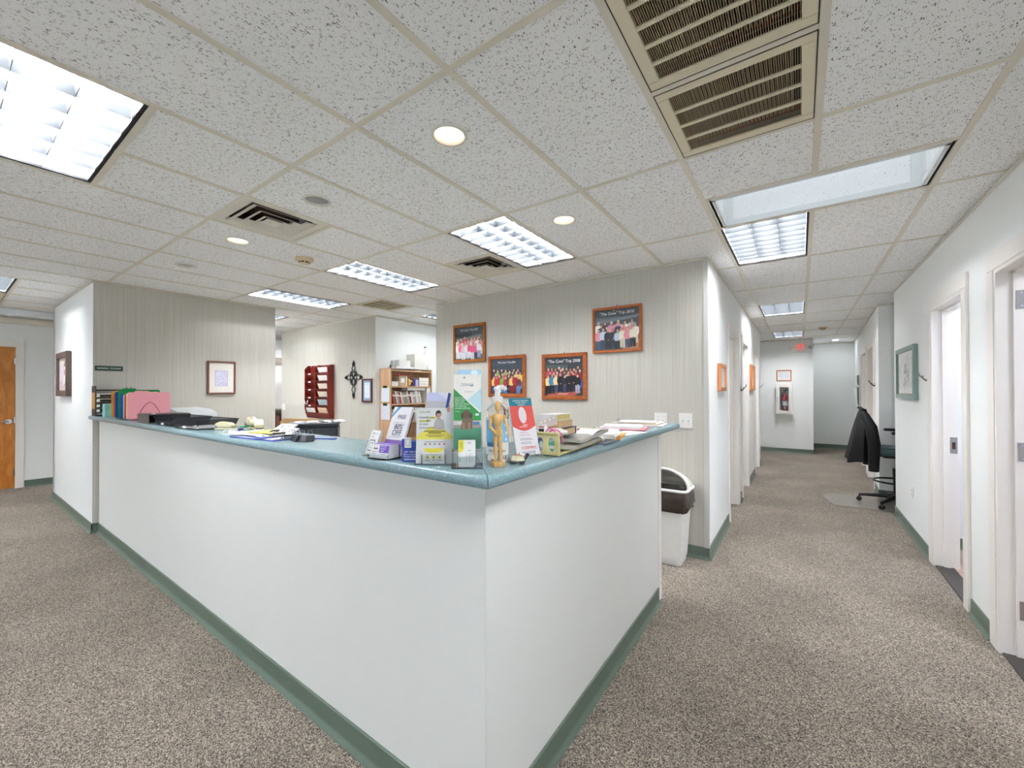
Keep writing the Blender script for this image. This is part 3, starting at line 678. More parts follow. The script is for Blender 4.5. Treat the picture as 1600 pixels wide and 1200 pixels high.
prof = [(.010, 1.160), (.004, 1.163), (0, 1.170)] + [(.018 - .018*math.cos(PI/2*k/6), 1.182 + .018*math.sin(PI/2*k/6)) for k in range(7)]
def top_run(depth, path):     # path(s) -> (x0,y0),(x1,y1) for an inset s
    pr = prof + [(depth, 1.2), (depth, 1.160)]; n = len(pr)
    a = []; b = []
    for s, z in pr:
        p, q = path(s); a.append((p[0], p[1], z)); b.append((q[0], q[1], z))
    return M().add(a + b, [tuple(range(n)), tuple(reversed(range(n, 2*n)))] + [(i, (i+1) % n, (i+1) % n+n, i+n) for i in range(n)])
obj('countertop', cw_(top_run(.34, lambda s: ((-5.955, OY + s), (OX - s - .0015, OY + s)))), lam, ct, smooth=True)
obj('countertop', cw_(top_run(.40, lambda s: ((OX - s, OY + s + .0015), (OX - s, 3.21)))), lam, ct, smooth=True)
# green base with cove toe
def base_run(a, b, nrm):
    d = Vector((b[0]-a[0], b[1]-a[1], 0)); n = len(BASE); o = Vector((nrm[0], nrm[1], 0))
    vs = [Vector((p[0], p[1], 0)) + o * (-y) + Vector((0, 0, z)) for p in (a, b) for y, z in BASE]
    return M().add(vs, [tuple(range(n)), tuple(reversed(range(n, 2*n)))] + [(i, (i+1) % n, (i+1) % n+n, i+n) for i in range(n)])
obj('base_strip', cw_(base_run((-5.88, .99), (-.792, .99), (0, -1))), green_base, ct, smooth=True)
obj('base_strip', cw_(base_run((-.80, .982), (-.80, 2.858), (1, 0))), green_base, ct, smooth=True)
obj('desk_shelf', cw_(M().box((-5.88, 1.08, .74), (-1.3, 1.95, .78))), mat('inner desk laminate', '#c9c9c4', .4), ct)
for x in (-5.8, -4.2, -2.6, -1.34): obj('desk_support', cw_(M().box((x, 1.081, 0), (x + .04, 1.9, .74))), panel_m, ct)
ZT = 1.2005

# ================================================================== THINGS ON THE COUNTER
# --- literature sorter against the striped wall
t = T('desk_sorter', 'black shelf sorter with cork side at the far left end of the teal counter', 'organizer', (-5.79, 1.07, ZT))
cork = mat('mottled cork board', '#b98a4a', .8, var=.5, scale=60)
obj('side_panel', M().box((-.09, -.135, 0), (.08, -.131, .30)), black_pl, t)
obj('side_card', M().box((-.07, -.137, .07), (.06, -.1352, .235)), cork, t)
obj('post', M().box((.072, .125, 0), (.078, .131, .29)), black_pl, t)
for y_ in (-.128, .128): obj('post', M().box((-.088, y_ - .003, 0), (-.082, y_ + .003, .29)), black_pl, t)
for k in range(6):
    z = .002 + k * .05; s_ = obj('shelf', M().box((-.086, -.131, z), (.08, .131, z + .006)).box((.074, -.131, z + .006), (.08, .131, z + .013)), black_pl, t)
    if 0 < k < 5: obj('label_tab', M().box((.0802, -.128, z - .012), (.082, -.105, z + .014)), white_pl, s_)
for k, (hh, m_, lb) in enumerate(((.012, paper, 'white paper stack in the lowest slot of the black sorter'), (.006, dgrey_pl, 'dark folder stack in the second slot of the black sorter'), (.008, dgrey_pl, 'dark folder stack in the third slot of the black sorter'), (.012, paper2, 'cream paper stack in the fourth slot of the black sorter'), (.016, paper, 'white paper stack in the top slot of the black sorter'))):
    o = obj('paper_stack', M().box((-5.87, .945, ZT + .0085 + k*.05), (-5.72, 1.195, ZT + .0085 + k*.05 + hh)), m_); tag(o, lb, 'paper', 'papers in the black sorter')
# --- teal tissue box
t = T('tissue_box', 'teal watercolour tissue box in front of the black sorter', 'box', (-5.48, 1.005, ZT))
tm = mat('teal watercolour card', '#7fb5b0', .6, var=.45, scale=16)
obj('carton', M().box((-.055, -.052, 0), (.055, .052, .125)), tm, t, bevel=.003)
obj('opening', M().prismz([(.03*math.cos(2*PI*k/14), .02*math.sin(2*PI*k/14)) for k in range(14)], .1253, .1262), paper, t)
# --- file folders standing in a red wire rack
FC = [(-5.175, '#d3a83c', .245, 'yellow file folder at the left end of the red wire rack', -.14), (-5.10, '#e0703a', .225, 'orange file folder behind the yellow one in the red wire rack', 0),
      (-5.04, '#1e48a0', .244, 'dark blue file folder between the yellow and green folders', .14), (-4.93, '#128a42', .262, 'green file folder, tallest in the red wire rack', -.14),
      (-4.85, '#1b4fae', .222, 'bright blue file folder in front of the green one', .14), (-4.77, '#b9c6cc', .220, 'pale grey file folder in the red wire rack', 0),
      (-4.725, '#c93a44', .218, 'red file folder just behind the pale yellow one', .14), (-4.675, '#eadf9a', .232, 'pale yellow file folder behind the pink one', .05), (-4.635, '#e39aa2', .240, 'pink file folder at the front of the red wire rack', -.1)]
for x, hx, hh, lb, tb in FC:
    t = T('file_folder', lb, 'folder', (x, 1.093, ZT + .008), PI/2, 'file folders in the red wire rack')
    m_ = mat('card ' + hx, hx, .7)
    y0, y1 = -.143, .143
    obj('front_leaf', M().prism(rrect(y0, 0, y1, hh - .012, .015), -.004, -.003), m_, t)
    obj('back_leaf', M().prism(rrect(y0, 0, y1, hh - .010, .012), .003, .004), m_, t)
    obj('tab', M().prism([(tb*.5 - .05 + 0, hh - .0125), (tb*.5 + .05, hh - .0125), (tb*.5 + .044, hh + .002), (tb*.5 - .044, hh + .002)], .003, .004), m_, t)
    obj('papers', M().box((y0 + .01, -.0028, .004), (y1 - .01, .0028, hh - .03)), paper, t)
t = T('wire_file_rack', 'red wire rack of arches holding the coloured folders', 'organizer', (-4.9, 1.09, ZT))
red_w = mat('red coated wire', '#9c1a30', .35)
arch_path = [(.085*u, .148*(1 - abs(u)**1.9)) for u in [(-8 + k)/8 for k in range(17)]]
arc = None
for x in (-.31, -.235, -.167, -.085, -.005, .09, .153, .2, .2445, .2905):
    if arc is None: arc = obj('wire_arch', M().tube([(0, y, z + .003) for y, z in arch_path], .0022, 6), red_w, t, smooth=True, loc=(x, 0, 0))
    else: dup(arc, t, (x, 0, 0))
for y in (-.085, .085): obj('base_rod', M().tube([(-.32, y, .003), (.30, y, .003)], .0028, 6), red_w, t, smooth=True)
# --- black closed letter tray
t = T('document_tray', 'solid black document tray in front of the pink folder', 'tray', (-4.21, 1.09, ZT))
obj('shell', M().box((-.16, -.135, 0), (.14, .13, .004)).box((-.16, -.135, .060), (.14, .13, .066)).box((-.16, -.135, .004), (.14, -.131, .060)).box((-.16, .126, .004), (.14, .13, .060)).box((-.16, -.131, .004), (-.156, .126, .060)), mat('charcoal tray plastic', '#3c3838', .35), t)
obj('label_tab', M().box((.05, -.10, .0662), (.10, -.085, .074)), white_pl, t)
obj('lid_panel', M().box((-.15, -.12, .0662), (.13, .12, .0685)), mat('burgundy black lid', '#241416', .3), t)
# --- mesh letter trays
def meshmat():
    m = mat('black wire mesh', '#26262a', .5, .4); N, L, b = nodes(m)
    tc = [n for n in N if n.bl_idname == 'ShaderNodeTexCoord'][0]; ck = N.new('ShaderNodeTexChecker'); ck.inputs['Scale'].default_value = 260
    L.new(tc.outputs['Object'], ck.inputs[0]); mt = N.new('ShaderNodeMath'); mt.operation = 'MULTIPLY_ADD'; mt.inputs[1].default_value = .55; mt.inputs[2].default_value = .42
    L.new(ck.outputs[1], mt.inputs[0]); L.new(mt.outputs[0], b.inputs['Alpha']); return m
mesh_m = meshmat()
def mesh_tray(x, y, rz, label, hh=.06):
    t = T('mesh_tray', label, 'tray', (x, y, ZT), rz, 'black mesh letter trays')
    a, b = .17, .115
    for nm, p in (('end_wall', [(-a, -b), (-a, b)]), ('side_wall', [(-a, b), (a, b)]), ('end_wall', [(a, b), (a, -b)])):
        (x0, y0), (x1, y1) = p; e = 1.07
        obj(nm, M().add([(x0*.94, y0*.94, .004), (x1*.94, y1*.94, .004), (x1*e, y1*e, hh), (x0*e, y0*e, hh)], [(0,1,2,3)]), mesh_m, t)
    obj('side_wall', M().add([(-a*.94, -b*.94, .004), (a*.94, -b*.94, .004), (a*.97, -b, .022), (-a*.97, -b, .022)], [(0,1,2,3)]), mesh_m, t)
    obj('tray_floor', M().box((-a*.94, -b*.94, .002), (a*.94, b*.94, .004)), mesh_m, t)
    e = 1.07
    obj('rim', M().tube([(-a*.97, -b, .022), (-a*e, -b*.8, hh), (-a*e, b*e, hh), (a*e, b*e, hh), (a*e, -b*.8, hh), (a*.97, -b, .022)], .003, 6, closed=True), black_mt, t, smooth=True)
    obj('label_tab', M().box((-.03, -b*1.02, .006), (.02, -b*.99, .022)), white_pl, t)
    for sx in (-.8, .8):
        for sy in (-.7, .7): obj('foot', M().cyl((a*sx, b*sy, 0), (a*sx, b*sy, .002), .008, n=8), black_pl, t)
mesh_tray(-3.74, 1.07, 0, 'black mesh letter tray next to the solid black tray')
mesh_tray(-3.29, 1.065, .08, 'black mesh letter tray with white paper, right one of two')
o = obj('paper_sheet', M().box((-.13, -.1, 0), (.14, .09, .004)), paper); o.location = (-3.29, 1.065, ZT + .0045); o.rotation_euler = (0, 0, .08); tag(o, 'white paper lying in the right mesh tray', 'paper')
# --- grey office machine on the lower desk behind the trays
t = T('office_printer', 'pale grey printer with curved cover behind the pink folder', 'printer', (-5.2, 1.52, .7805))
gm = mat('pale grey printer shell', '#c3c8c8', .4)
obj('body', M().box((-.30, -.17, 0), (.30, .2, .38)), gm, t, bevel=.02)
obj('cover', M().prism([(-.28, .381), (.28, .381), (.285, .41), (.27, .445), (.22, .468), (.1, .482), (-.28, .49)], -.15, .18), gm, t, bevel=.008)
obj('seam', M().tube([(-.05, -.152, .484), (.02, -.152, .44), (.16, -.152, .41), (.284, -.152, .40)], .002, 6), dgrey_pl, t)
obj('control_panel', M().box((-.2, -.174, .25), (.1, -.1705, .32)), dgrey_pl, t)
# --- cream staplers, lollipop pin and clips
def stapler(x, y, rz, s, label, open_=.12):
    t = T('stapler', label, 'stapler', (x, y, ZT), rz, 'cream staplers on the counter')
    m_ = mat('cream stapler enamel', '#d9d0aa', .35)
    obj('base', M().prism(rrect(-.075*s, 0, .085*s, .010*s, .004*s), -.018*s, .018*s), m_, t, bevel=.002)
    obj('arm', M().prism([(-.07*s, .018*s), (.07*s, .016*s), (.078*s, .028*s), (.05*s, .042*s), (-.03*s, .052*s), (-.072*s, .04*s)], -.016*s, .016*s), m_, t, bevel=.003*s, rot=(0, -open_*.4, 0))
    obj('hinge', M().cyl((-.06*s, -.019*s, .018*s), (-.06*s, .019*s, .018*s), .009*s, n=12), steel, t)
    obj('magazine', M().box((-.05*s, -.01*s, .0105*s), (.07*s, .01*s, .0165*s)), steel, t)
stapler(-3.03, 1.09, .3, 1.0, 'cream stapler at the left of the pile, lying low')
stapler(-2.95, 1.215, -.25, 1.5, 'large cream stapler at the back of the pile, highest')
stapler(-2.70, 1.15, -.4, 1.45, 'large cream stapler nearest the blue clipboards')
t = T('push_pin', 'red ball-headed pin standing among the cream staplers', 'pin', (-2.92, 1.2, ZT))
obj('stem', M().cyl((0, 0, 0), (0, 0, .055), .0025, n=8), white_pl, t); obj('head', M().ell((0, 0, .062), (.012, .012, .012)), red_pl, t, smooth=True)
t = T('tape_spool', 'small green tape spool in front of the cream staplers', 'tape', (-2.84, 1.13, ZT))
gs = mat('green spool plastic', '#1f8a4c', .4); obj('rim', M().lathe([(.012, 0), (.028, 0), (.028, .006), (.012, .006), (.012, 0)], 18, cap=False).lathe([(.012, .022), (.028, .022), (.028, .028), (.012, .028), (.012, .022)], 18, cap=False), gs, t, smooth=True); obj('tape', M().lathe([(.013, .006), (.022, .006), (.022, .022), (.013, .022)], 18, cap=False), white_pl, t, smooth=True)
o = obj('bottle_cap', M().lathe([(.014, 0), (.014, .02), (.011, .023), (0, .023)], 16).xf(TR(-2.76, 1.075, ZT)), mat('navy cap', '#2b2f7a', .4), smooth=True); tag(o, 'small navy bottle cap among the white clips', 'cap')
rr = random.Random(3); mb = M()
for k in range(60):
    x, y, a = -2.82 + rr.random()*.2, 1.0 + rr.random()*.055, rr.random()*PI
    p = [(-.012, -.003, 0), (.010, -.003, 0), (.012, 0, 0), (.010, .003, 0), (-.010, .003, 0), (-.012, .001, 0)]
    mm = TR(x, y, ZT + .002 + rr.random()*.012) @ RZ(a) @ RX(rr.random()*.8)
    mb.tube([mm @ Vector(q) for q in p], .0014, 5)
o = obj('loose_clips', mb, mat('white coated clip', '#e4e4ea', .35)); tag(o, 'scatter of small white paper clips by the cream staplers', 'clips'); o['kind'] = 'stuff'
# --- clipboards pile
def clipboard(x, y, z, rz, m_, label, w_=.225, l=.30, sheets=None, cat='clipboard', clipm=None, group='clipboards on the counter', tilt=0):
    t = T('clipboard', label, cat, (x, y, z), rz, group)
    if tilt: t.rotation_euler = (tilt, 0, rz)
    obj('board', M().prismz(rrect(-w_/2, -l/2, w_/2, l/2, .012), 0, .003), m_, t)
    cm = clipm or steel
    c = obj('clip', M().prismz(rrect(-.055, l/2 - .035, .055, l/2 - .004, .006), .0032, .006).add([(-.05, l/2-.03, .007), (.05, l/2-.03, .007), (.04, l/2-.012, .024), (-.04, l/2-.012, .024)], [(0,1,2,3)]), cm, t)
    obj('spring', M().cyl((-.045, l/2 - .012, .012), (.045, l/2 - .012, .012), .006, n=10), chrome, c)
    if sheets: obj('sheets', M().box((-w_/2+.01, -l/2+.008, .0035), (w_/2-.01, l/2-.03, .0035 + sheets)), paper, t)
    return t
clipboard(-2.33, 1.045, ZT, -PI/2 + .10, blue_pl, 'blue clipboard at the bottom of the pile by the staplers', .2, .42, .004)
clipboard(-2.37, 1.06, ZT + .008, -PI/2 - .06, blue_pl, 'blue clipboard second in the pile by the staplers', .2, .34, .003)
clipboard(-2.42, 1.04, ZT + .016, -PI/2 + .2, white_pl, 'white clipboard lying across the blue ones', .19, .30, .003)
o = obj('paper_sheet', M().box((-.1, -.075, 0), (.1, .075, .001)), mat('yellow paper', '#e9d565', .8)); o.location = (-2.36, 1.06, ZT + .0265); o.rotation_euler = (0, 0, .2); tag(o, 'yellow paper sheet on the clipboard pile', 'paper')
def box_label(x, y, z, rz, lb):
    t = T('wall_file_holder', lb, 'holder', (x, y, z), rz, 'grey lidded holders on the clipboard pile')
    gm2 = mat('pale lilac plastic', '#d3d0d6', .45)
    obj('plate', M().prism([(-.09, 0), (.06, 0), (.09, .045), (-.055, .045)], -.004, .004), gm2, t, bevel=.002, rot=(-.75, 0, 0))
    for q in (-.03, .03): obj('slot', M().prism([(q-.006, .012), (q+.006, .012), (q+.010, .032), (q-.002, .032)], -.0055, -.0042), grey_pl, t, rot=(-.75, 0, 0))
    obj('foot_lip', M().box((-.085, -.004, -.0002), (.06, .03, .004)), gm2, t)
box_label(-2.36, 1.13, ZT + .028, .1, 'pale plastic holder leaning at the back of the clipboard pile')
box_label(-2.22, 1.07, ZT + .0195, .05, 'pale plastic holder leaning on the yellow paper')
# bunch of metal clips at the right end of the pile
t = T('clip_bunch', 'tangle of dark metal clips at the right end of the blue clipboards', 'clips', (-2.02, 1.05, ZT + .0005))
for k in range(5):
    mm = TR(-.05 + .028*k, .02*math.sin(k*2.1), .002) @ RZ(.5 + k*.5)
    o_ = obj('binder_clip', M().prism([(-.02, 0), (.02, 0), (.003, .028), (-.003, .028)], -.018, .018).xf(mm), dgrey_pl, t)
    obj('wire_handle', M().tube([mm @ Vector(p) for p in ((-.004, -.012, .027), (-.012, -.008, .052), (-.012, .008, .052), (-.004, .012, .027))], .0014, 6), chrome, o_, smooth=True)
o = obj('clip_lever', M().box((-.06, -.012, 0), (.06, .012, .004)), blue_pl); o.location = (-2.10, 1.14, ZT + .045); 
o.location = (-2.0, 1.17, ZT + .0005); o.rotation_euler = (0, 0, .3); tag(o, 'small blue plastic strip behind the metal clips', 'strip')

# --- clear acrylic pieces helper: thin sheet box
def sheet(mb, x0, x1, y0, y1, z0, z1): return mb.box((x0, y0, z0), (x1, y1, z1))
# phone shaped card in a clear stand
t = T('card_stand', 'small clear stand with white cards showing a phone, leftmost on the corner', 'card holder', (-1.347, .965, ZT), .05)
obj('cards', M().box((-.025, -.002, .0), (.025, .010, .094)), white_pl, t, rot=(-.38, 0, 0), loc=(0, 0, .006))
cd = t.children[0]
prn(cd, [R_(-.018, .012, .012, .056, '#5b6066'), R_(-.015, .016, .009, .052, '#e8e8e8'), R_(-.008, .022, .003, .046, '#9aa0a6'), R_(-.006, .026, .001, .040, '#efefef'), R_(-.012, .078, -.004, .084, '#8d9095'), R_(.0, .079, .018, .082, '#c2c4c8'), R_(-.012, .064, -.006, .070, '#9fa3a8')], y=-.0026)
obj('holder', M().box((-.031, -.012, 0), (.031, .035, .003)).box((-.031, -.012, .003), (.031, -.0095, .016)), clear, t)
obj('back_rest', M().box((-.029, .0125, 0), (.029, .0145, .075)), clear, t, rot=(-.38, 0, 0), loc=(0, 0, .006))
obj('side_bracket', M().box((-.036, .012, .003), (-.031, .04, .05)).box((.031, .012, .003), (.036, .04, .05)), clear, t)
# 80 % OFF brochures
def brochure_stack(name, label, x, y, rz, w_, h_, th, lean, group='brochures in holders on the counter corner', z=ZT, edge='#f0eeee'):
    t = T(name, label, 'brochure', (x, y, z), rz, group)
    b = obj('cover_stack', M().box((-w_/2, 0, 0), (w_/2, th, h_)), mat('brochure edge ' + edge, edge, .5), t, rot=(-lean, 0, 0), loc=(0, 0, .006))
    return t, b
t, b = brochure_stack('brochure', 'white leaning brochure reading FREE 80% OFF with purple foot', -1.266, .998, .04, .10, .19, .008, .36)
prn(b, [R_(-.05, 0, .05, .19, '#efedee'), ('#4f9fd0', [(-.05, .160), (-.05, .145), (-.012, .19), (-.028, .19)]), R_(-.05, 0, .05, .058, '#8d6bb5'), R_(-.03, .126, .03, .1275, '#b8b4c4'), R_(-.035, .120, .035, .1215, '#b8b4c4'), R_(-.03, .074, .034, .0755, '#b5b0c0'), R_(-.034, .068, .03, .0695, '#b5b0c0')], y=-.0006)
txt(b, 'FREE', .008, .148, .022, ink_navy, y=-.0026); txt(b, '80%', .004, .108, .028, ink_navy, y=-.0026); txt(b, 'OFF', .002, .085, .03, ink_navy, y=-.0026)
obj('holder', M().box((-.056, -.012, 0), (.056, .075, .003)), clear, t); obj('back_rest', M().box((-.054, .0085, 0), (.054, .0105, .17)), clear, t, rot=(-.36, 0, 0), loc=(0, 0, .006))
# card box with purple block
t = T('card_box', 'low white card box with purple square in front of the 80% OFF brochure', 'card holder', (-1.252, .955, ZT), .12)
bx = obj('cards', M().add([(-.046, -.022, .004), (.046, -.022, .004), (.046, .03, .004), (-.046, .03, .004), (-.046, -.010, .052), (.046, -.010, .052), (.046, .03, .052), (-.046, .03, .052)], [(3,2,1,0),(4,5,6,7),(0,1,5,4),(1,2,6,5),(2,3,7,6),(3,0,4,7)]), white_pl, t)
lean = RX(-.245)
pf = obj('front_card', M().box((-.045, -.0006, 0), (.045, -.0001, .048)), white_pl, t, rot=(-.245, 0, 0), loc=(0, -.0232, .004))
prn(pf, [R_(-.002, .020, .044, .047, '#7d55c4'), R_(-.045, .007, .045, .010, '#bcd7ee'), R_(-.036, .021, -.012, .023, '#8a8f99'), R_(-.036, .014, -.018, .016, '#b3b8c0'), R_(.008, .014, .03, .016, '#b3b8c0'), R_(-.03, .032, -.010, .036, '#55585e')], y=-.0012)
for q, s in enumerate(('INSTANT', 'SAVINGS', 'CARD')): txt(pf, s, .004, .042 - q*.008, .007, ink_w, y=-.003, align='LEFT')
obj('top_card', M().box((-.04, -.008, .0522), (.044, .026, .0532)), mat('purple card', '#8a63cc', .5), t)
obj('holder', M().box((-.05, -.028, 0), (.05, .034, .003)).box((-.05, -.028, .003), (.05, -.026, .018)).box((-.05, .032, .003), (.05, .034, .05)), clear, t)
# grey blue tall brochure
t, b = brochure_stack('brochure', 'tall grey-blue brochure stack leaning behind the blue card display', -1.168, 1.085, .08, .105, .245, .016, .30, edge='#3c5fb5')
prn(b, [R_(-.0525, 0, .0525, .245, '#8a8896'), R_(-.0525, .165, .0525, .21, '#b9b9be'), R_(-.0525, .21, .0525, .245, '#c3c8e6'), ('#dadce8', [(.0, .245), (.0525, .215), (.0525, .245)]), R_(-.0525, .06, .0525, .12, '#7d7a88'), R_(-.035, .172, .02, .176, '#d9d9dc'), R_(-.04, .148, .015, .155, '#d5d4e0'), R_(-.04, .138, -.005, .143, '#c9c8d8')], y=-.0006)
txt(b, 'A new', -.03, .118, .016, ink_w, y=-.003, align='CENTER')
obj('holder', M().box((-.058, -.014, 0), (.058, .085, .003)), clear, t); obj('back_rest', M().box((-.056, .0165, 0), (.056, .0185, .2)), clear, t, rot=(-.30, 0, 0), loc=(0, 0, .006))
# blue card display
t = T('card_display', 'royal blue card display box with white lettering on the counter corner', 'card holder', (-1.118, .985, ZT), math.radians(30))
blu = mat('royal blue card', '#2746a8', .45)
obj('box', M().box((-.038, -.02, 0), (.038, .022, .070)).prism([(-.038, .070), (-.012, .070), (-.02, .082), (-.038, .078)], -.02, -.018), blu, t)
fp = obj('front_face', M().box((-.0375, -.0212, .0005), (.0375, -.0203, .0695)), blu, t)
txt(fp, 'GET THE FACTS', 0, .034, .0085, ink_w, y=-.0222); txt(fp, 'ABOUT COLORECTAL', 0, .025, .0068, ink_w, y=-.0222); txt(fp, 'CANCER SCREENING', 0, .0175, .0068, ink_w, y=-.0222)
prn(fp, [R_(-.03, .009, .03, .0105, '#dfe4f4'), R_(-.03, .006, .03, .0075, '#dfe4f4'), R_(-.006, .042, -.004, .052, '#14245e'), R_(.004, .042, .006, .052, '#14245e')], y=-.0216)
cdm = None
def pcard(x, z, rz):
    c = T('display_card', 'white card with line drawing in the blue display, %s' % ('left and lower' if x < 0 else 'right and higher'), 'card', (-1.118, .985, ZT), math.radians(30), 'white cards in the blue display')
    p = obj('card', M().box((x - .012, -.024 if x < 0 else .0225, z), (x + .012, -.0232 if x < 0 else .0235, z + .036)), white_pl, c)
    y = -.0243 if x < 0 else .0222
    prn(p, [R_(x-.008, z+.006, x+.008, z+.031, '#4a4d58'), R_(x-.0065, z+.0075, x+.0065, z+.0295, '#f4f4f4'), E_(x, z+.019, .004, .007, '#9a9da8'), E_(x, z+.019, .003, .0058, '#f4f4f4')], y=y)
pcard(-.015, .049, 0); pcard(.022, .072, 0)
# yellow brochure in white acrylic stand
t = T('leaflet_stand', 'upright white savings leaflet with yellow band and card pocket', 'leaflet holder', (-1.009, .976, ZT), math.radians(36))
b = obj('leaflet', M().box((-.062, 0, 0), (.062, .003, .187)), paper, t, rot=(-.09, 0, 0), loc=(0, 0, .003))
arcp = [(-.062, .090)] + [(-.062 + .124*k/14, .090 + .034*math.sin(PI*k/14)) for k in range(1, 14)] + [(.062, .090), (.062, .080), (-.062, .080)]
W_ = [R_(-.062, 0, .062, .187, '#e3e4e2'), ('#e8dc62', arcp),
      E_(.012, .166, .010, .013, '#3a2f2c'), E_(.013, .163, .0075, .010, '#c99a86'), E_(.012, .172, .008, .004, '#3a2f2c'), ('#b9b5b2', [(-.004, .113), (.034, .113), (.030, .144), (.018, .152), (.006, .152), (-.002, .138)]), ('#c99a86', [(.009, .148), (.017, .148), (.018, .156), (.009, .156)]), R_(.006, .116, .024, .119, '#c08f7c'),
      ('#c99a86', [(.040, .187), (.052, .187), (.050, .174), (.042, .172)]), ('#d9dde2', [(.034, .12), (.054, .12), (.054, .172), (.042, .17)]), E_(-.049, .173, .002, .004, '#e6cf3a'),
      R_(-.018, .1515, .004, .1575, '#eadf60'), R_(-.050, .1395, -.018, .1455, '#eadf60'),
      R_(-.034, .071, .036, .073, '#9a9aa2')]
for q, c in enumerate(('#5b5f86', '#c0505e', '#5e8a78', '#cc4450', '#c34a60')): W_.append(R_(-.034 + q*.016, .062, -.028 + q*.016, .0665, c))
for z, a in ((.1065, .036), (.1005, .022)): W_.append(R_(-a, z, a, z+.003, '#6a6230'))
for z, a in ((.0935, .032), (.089, .022)): W_.append(R_(-a, z, a, z+.0018, '#8f8640'))
prn(b, W_, y=-.0006)
txt(b, 'GoodRx', -.045, .173, .009, ink_grey, y=-.0032, align='LEFT')
for q, s in enumerate(('Instantly save', 'up to 80%', 'on your', 'prescriptions*')): txt(b, s, -.052, .1545 - q*.0115, .0095, ink, y=-.0034, align='LEFT')
obj('stand', M().box((-.066, -.006, 0), (.066, .035, .003)), clear, t)
obj('panel', M().box((-.066, .0035, 0), (.066, .0062, .19)).box((.0622, -.004, .0), (.066, .0035, .19)), clear, t, rot=(-.09, 0, 0), loc=(0, 0, .003))
obj('edge_strip', M().box((.0665, .0, .12), (.069, .012, .187)), dgrey_pl, t, rot=(-.09, 0, 0), loc=(0, 0, .003))
p = obj('pocket_card', M().box((-.036, -.014, .004), (.036, -.008, .056)), white_pl, t)
PK = [('#e8d94e', [(-.036, .056), (.036, .056), (.028, .046), (.012, .041), (-.012, .041), (-.028, .046)])]
for q in (-.02, 0, .02): PK += [E_(q, .026, .006, .006, '#e9de7c'), E_(q, .026, .0028, .0028, '#6c6640')]
PK += [R_(-.026, .034, .026, .0355, '#8a8a92'), R_(-.028, .015, -.012, .017, '#777'+'780'), R_(-.006, .015, .008, .017, '#777780'), R_(.012, .015, .028, .017, '#777780'), R_(-.02, .008, .02, .0095, '#a5a5ad')]
prn(p, PK, y=-.0146)
obj('pocket', M().box((-.040, -.020, .003), (.040, -.018, .034)).box((-.040, -.018, .003), (-.038, .0, .034)).box((.038, -.018, .003), (.040, .0, .034)), clear, t)
# green brochures in a clear stand
t, b = brochure_stack('brochure', 'tall green and white brochure stack with dog photo in clear holder', -.888, 1.006, math.radians(39), .090, .245, .02, .10, edge='#f2efe6')
b.location = (0, 0, .058)
GR = [R_(-.045, 0, .045, .245, '#f3efe7'), ('#3f9a52', [(-.045, .09), (.045, .09), (.045, .122), (.040, .118), (-.045, .198)]), ('#bfdde3', [(.045, .120), (.045, .198), (.0, .160)]), R_(-.045, .03, .045, .092, '#c9c3bf'), R_(-.045, 0, .045, .068, '#4d9670'), R_(-.045, .068, .045, .078, '#9d938e'), R_(.018, .078, .04, .088, '#4f7fa8'), R_(-.034, .08, -.012, .088, '#d9d2cf'),
      ('#7d6654', [(-.022, .064), (.016, .064), (.018, .092), (.012, .112), (.008, .122), (-.006, .124), (-.014, .116), (-.016, .095)]), E_(-.003, .112, .013, .014, '#6a5648'), E_(.011, .108, .005, .010, '#57463b'), E_(-.016, .108, .005, .010, '#57463b'), R_(-.016, .062, -.008, .085, '#9b8164'), R_(.002, .062, .010, .085, '#9b8164'), R_(.026, .108, .038, .115, '#dfe6ea'), R_(-.022, .207, .018, .2085, '#9aa0a8'), R_(-.010, .186, .020, .1875, '#a3a8ad'), ('#3f87b0', [(.010, .205), (.018, .205), (.018, .212)]), E_(-.010, .234, .004, .004, '#b8bcc0')]
prn(b, GR, y=-.0006)
txt(b, 'Performance', .0, .2125, .0075, ink_grey, y=-.004)
for q, s in enumerate(("DON'T LET", 'BREATHING', 'INTO LATE', 'KEEP YOU FROM', "IT'S TIME FOR", 'LONGER RESTING')): txt(b, s, -.041, .166 - q*.0068, .0062, ink_w, y=-.004, align='LEFT')
txt(b, 'Call today', -.041, .122, .004, ink_w, y=-.004, align='LEFT')
t2 = T('brochure', 'light blue card standing behind the green brochure stack', 'brochure', (-.888, 1.006, ZT), math.radians(39), 'brochures in holders on the counter corner')
c2 = obj('cover', M().prism(rrect(-.036, 0, .047, .262, .008), 0, .0015), mat('light blue card', '#a9cfe4', .5), t2, rot=(-.10, 0, 0), loc=(0, .024, .058))
prn(c2, [E_(.022, .252, .012, .008, '#e8f2f8')], y=-.0006)
t3 = T('brochure_stand', 'clear acrylic stand with stepped pockets around the green brochures', 'brochure holder', (-.888, 1.006, ZT), math.radians(39))
obj('base', M().box((-.049, -.034, 0), (.049, .055, .003)), clear, t3)
obj('back_wall', M().box((-.049, .0275, .058), (.049, .0295, .245)), clear, t3, rot=(-.10, 0, 0))
obj('front_wall', M().box((-.049, -.014, .003), (.049, -.012, .125)), clear, t3)
obj('side_wall', M().add([(-.049, -.012, .003), (-.049, .05, .003), (-.049, .03, .125), (-.049, -.012, .125), (-.047, -.012, .003), (-.047, .05, .003), (-.047, .03, .125), (-.047, -.012, .125)], [(0,1,2,3),(7,6,5,4),(0,4,5,1),(1,5,6,2),(2,6,7,3),(3,7,4,0)]), clear, t3)
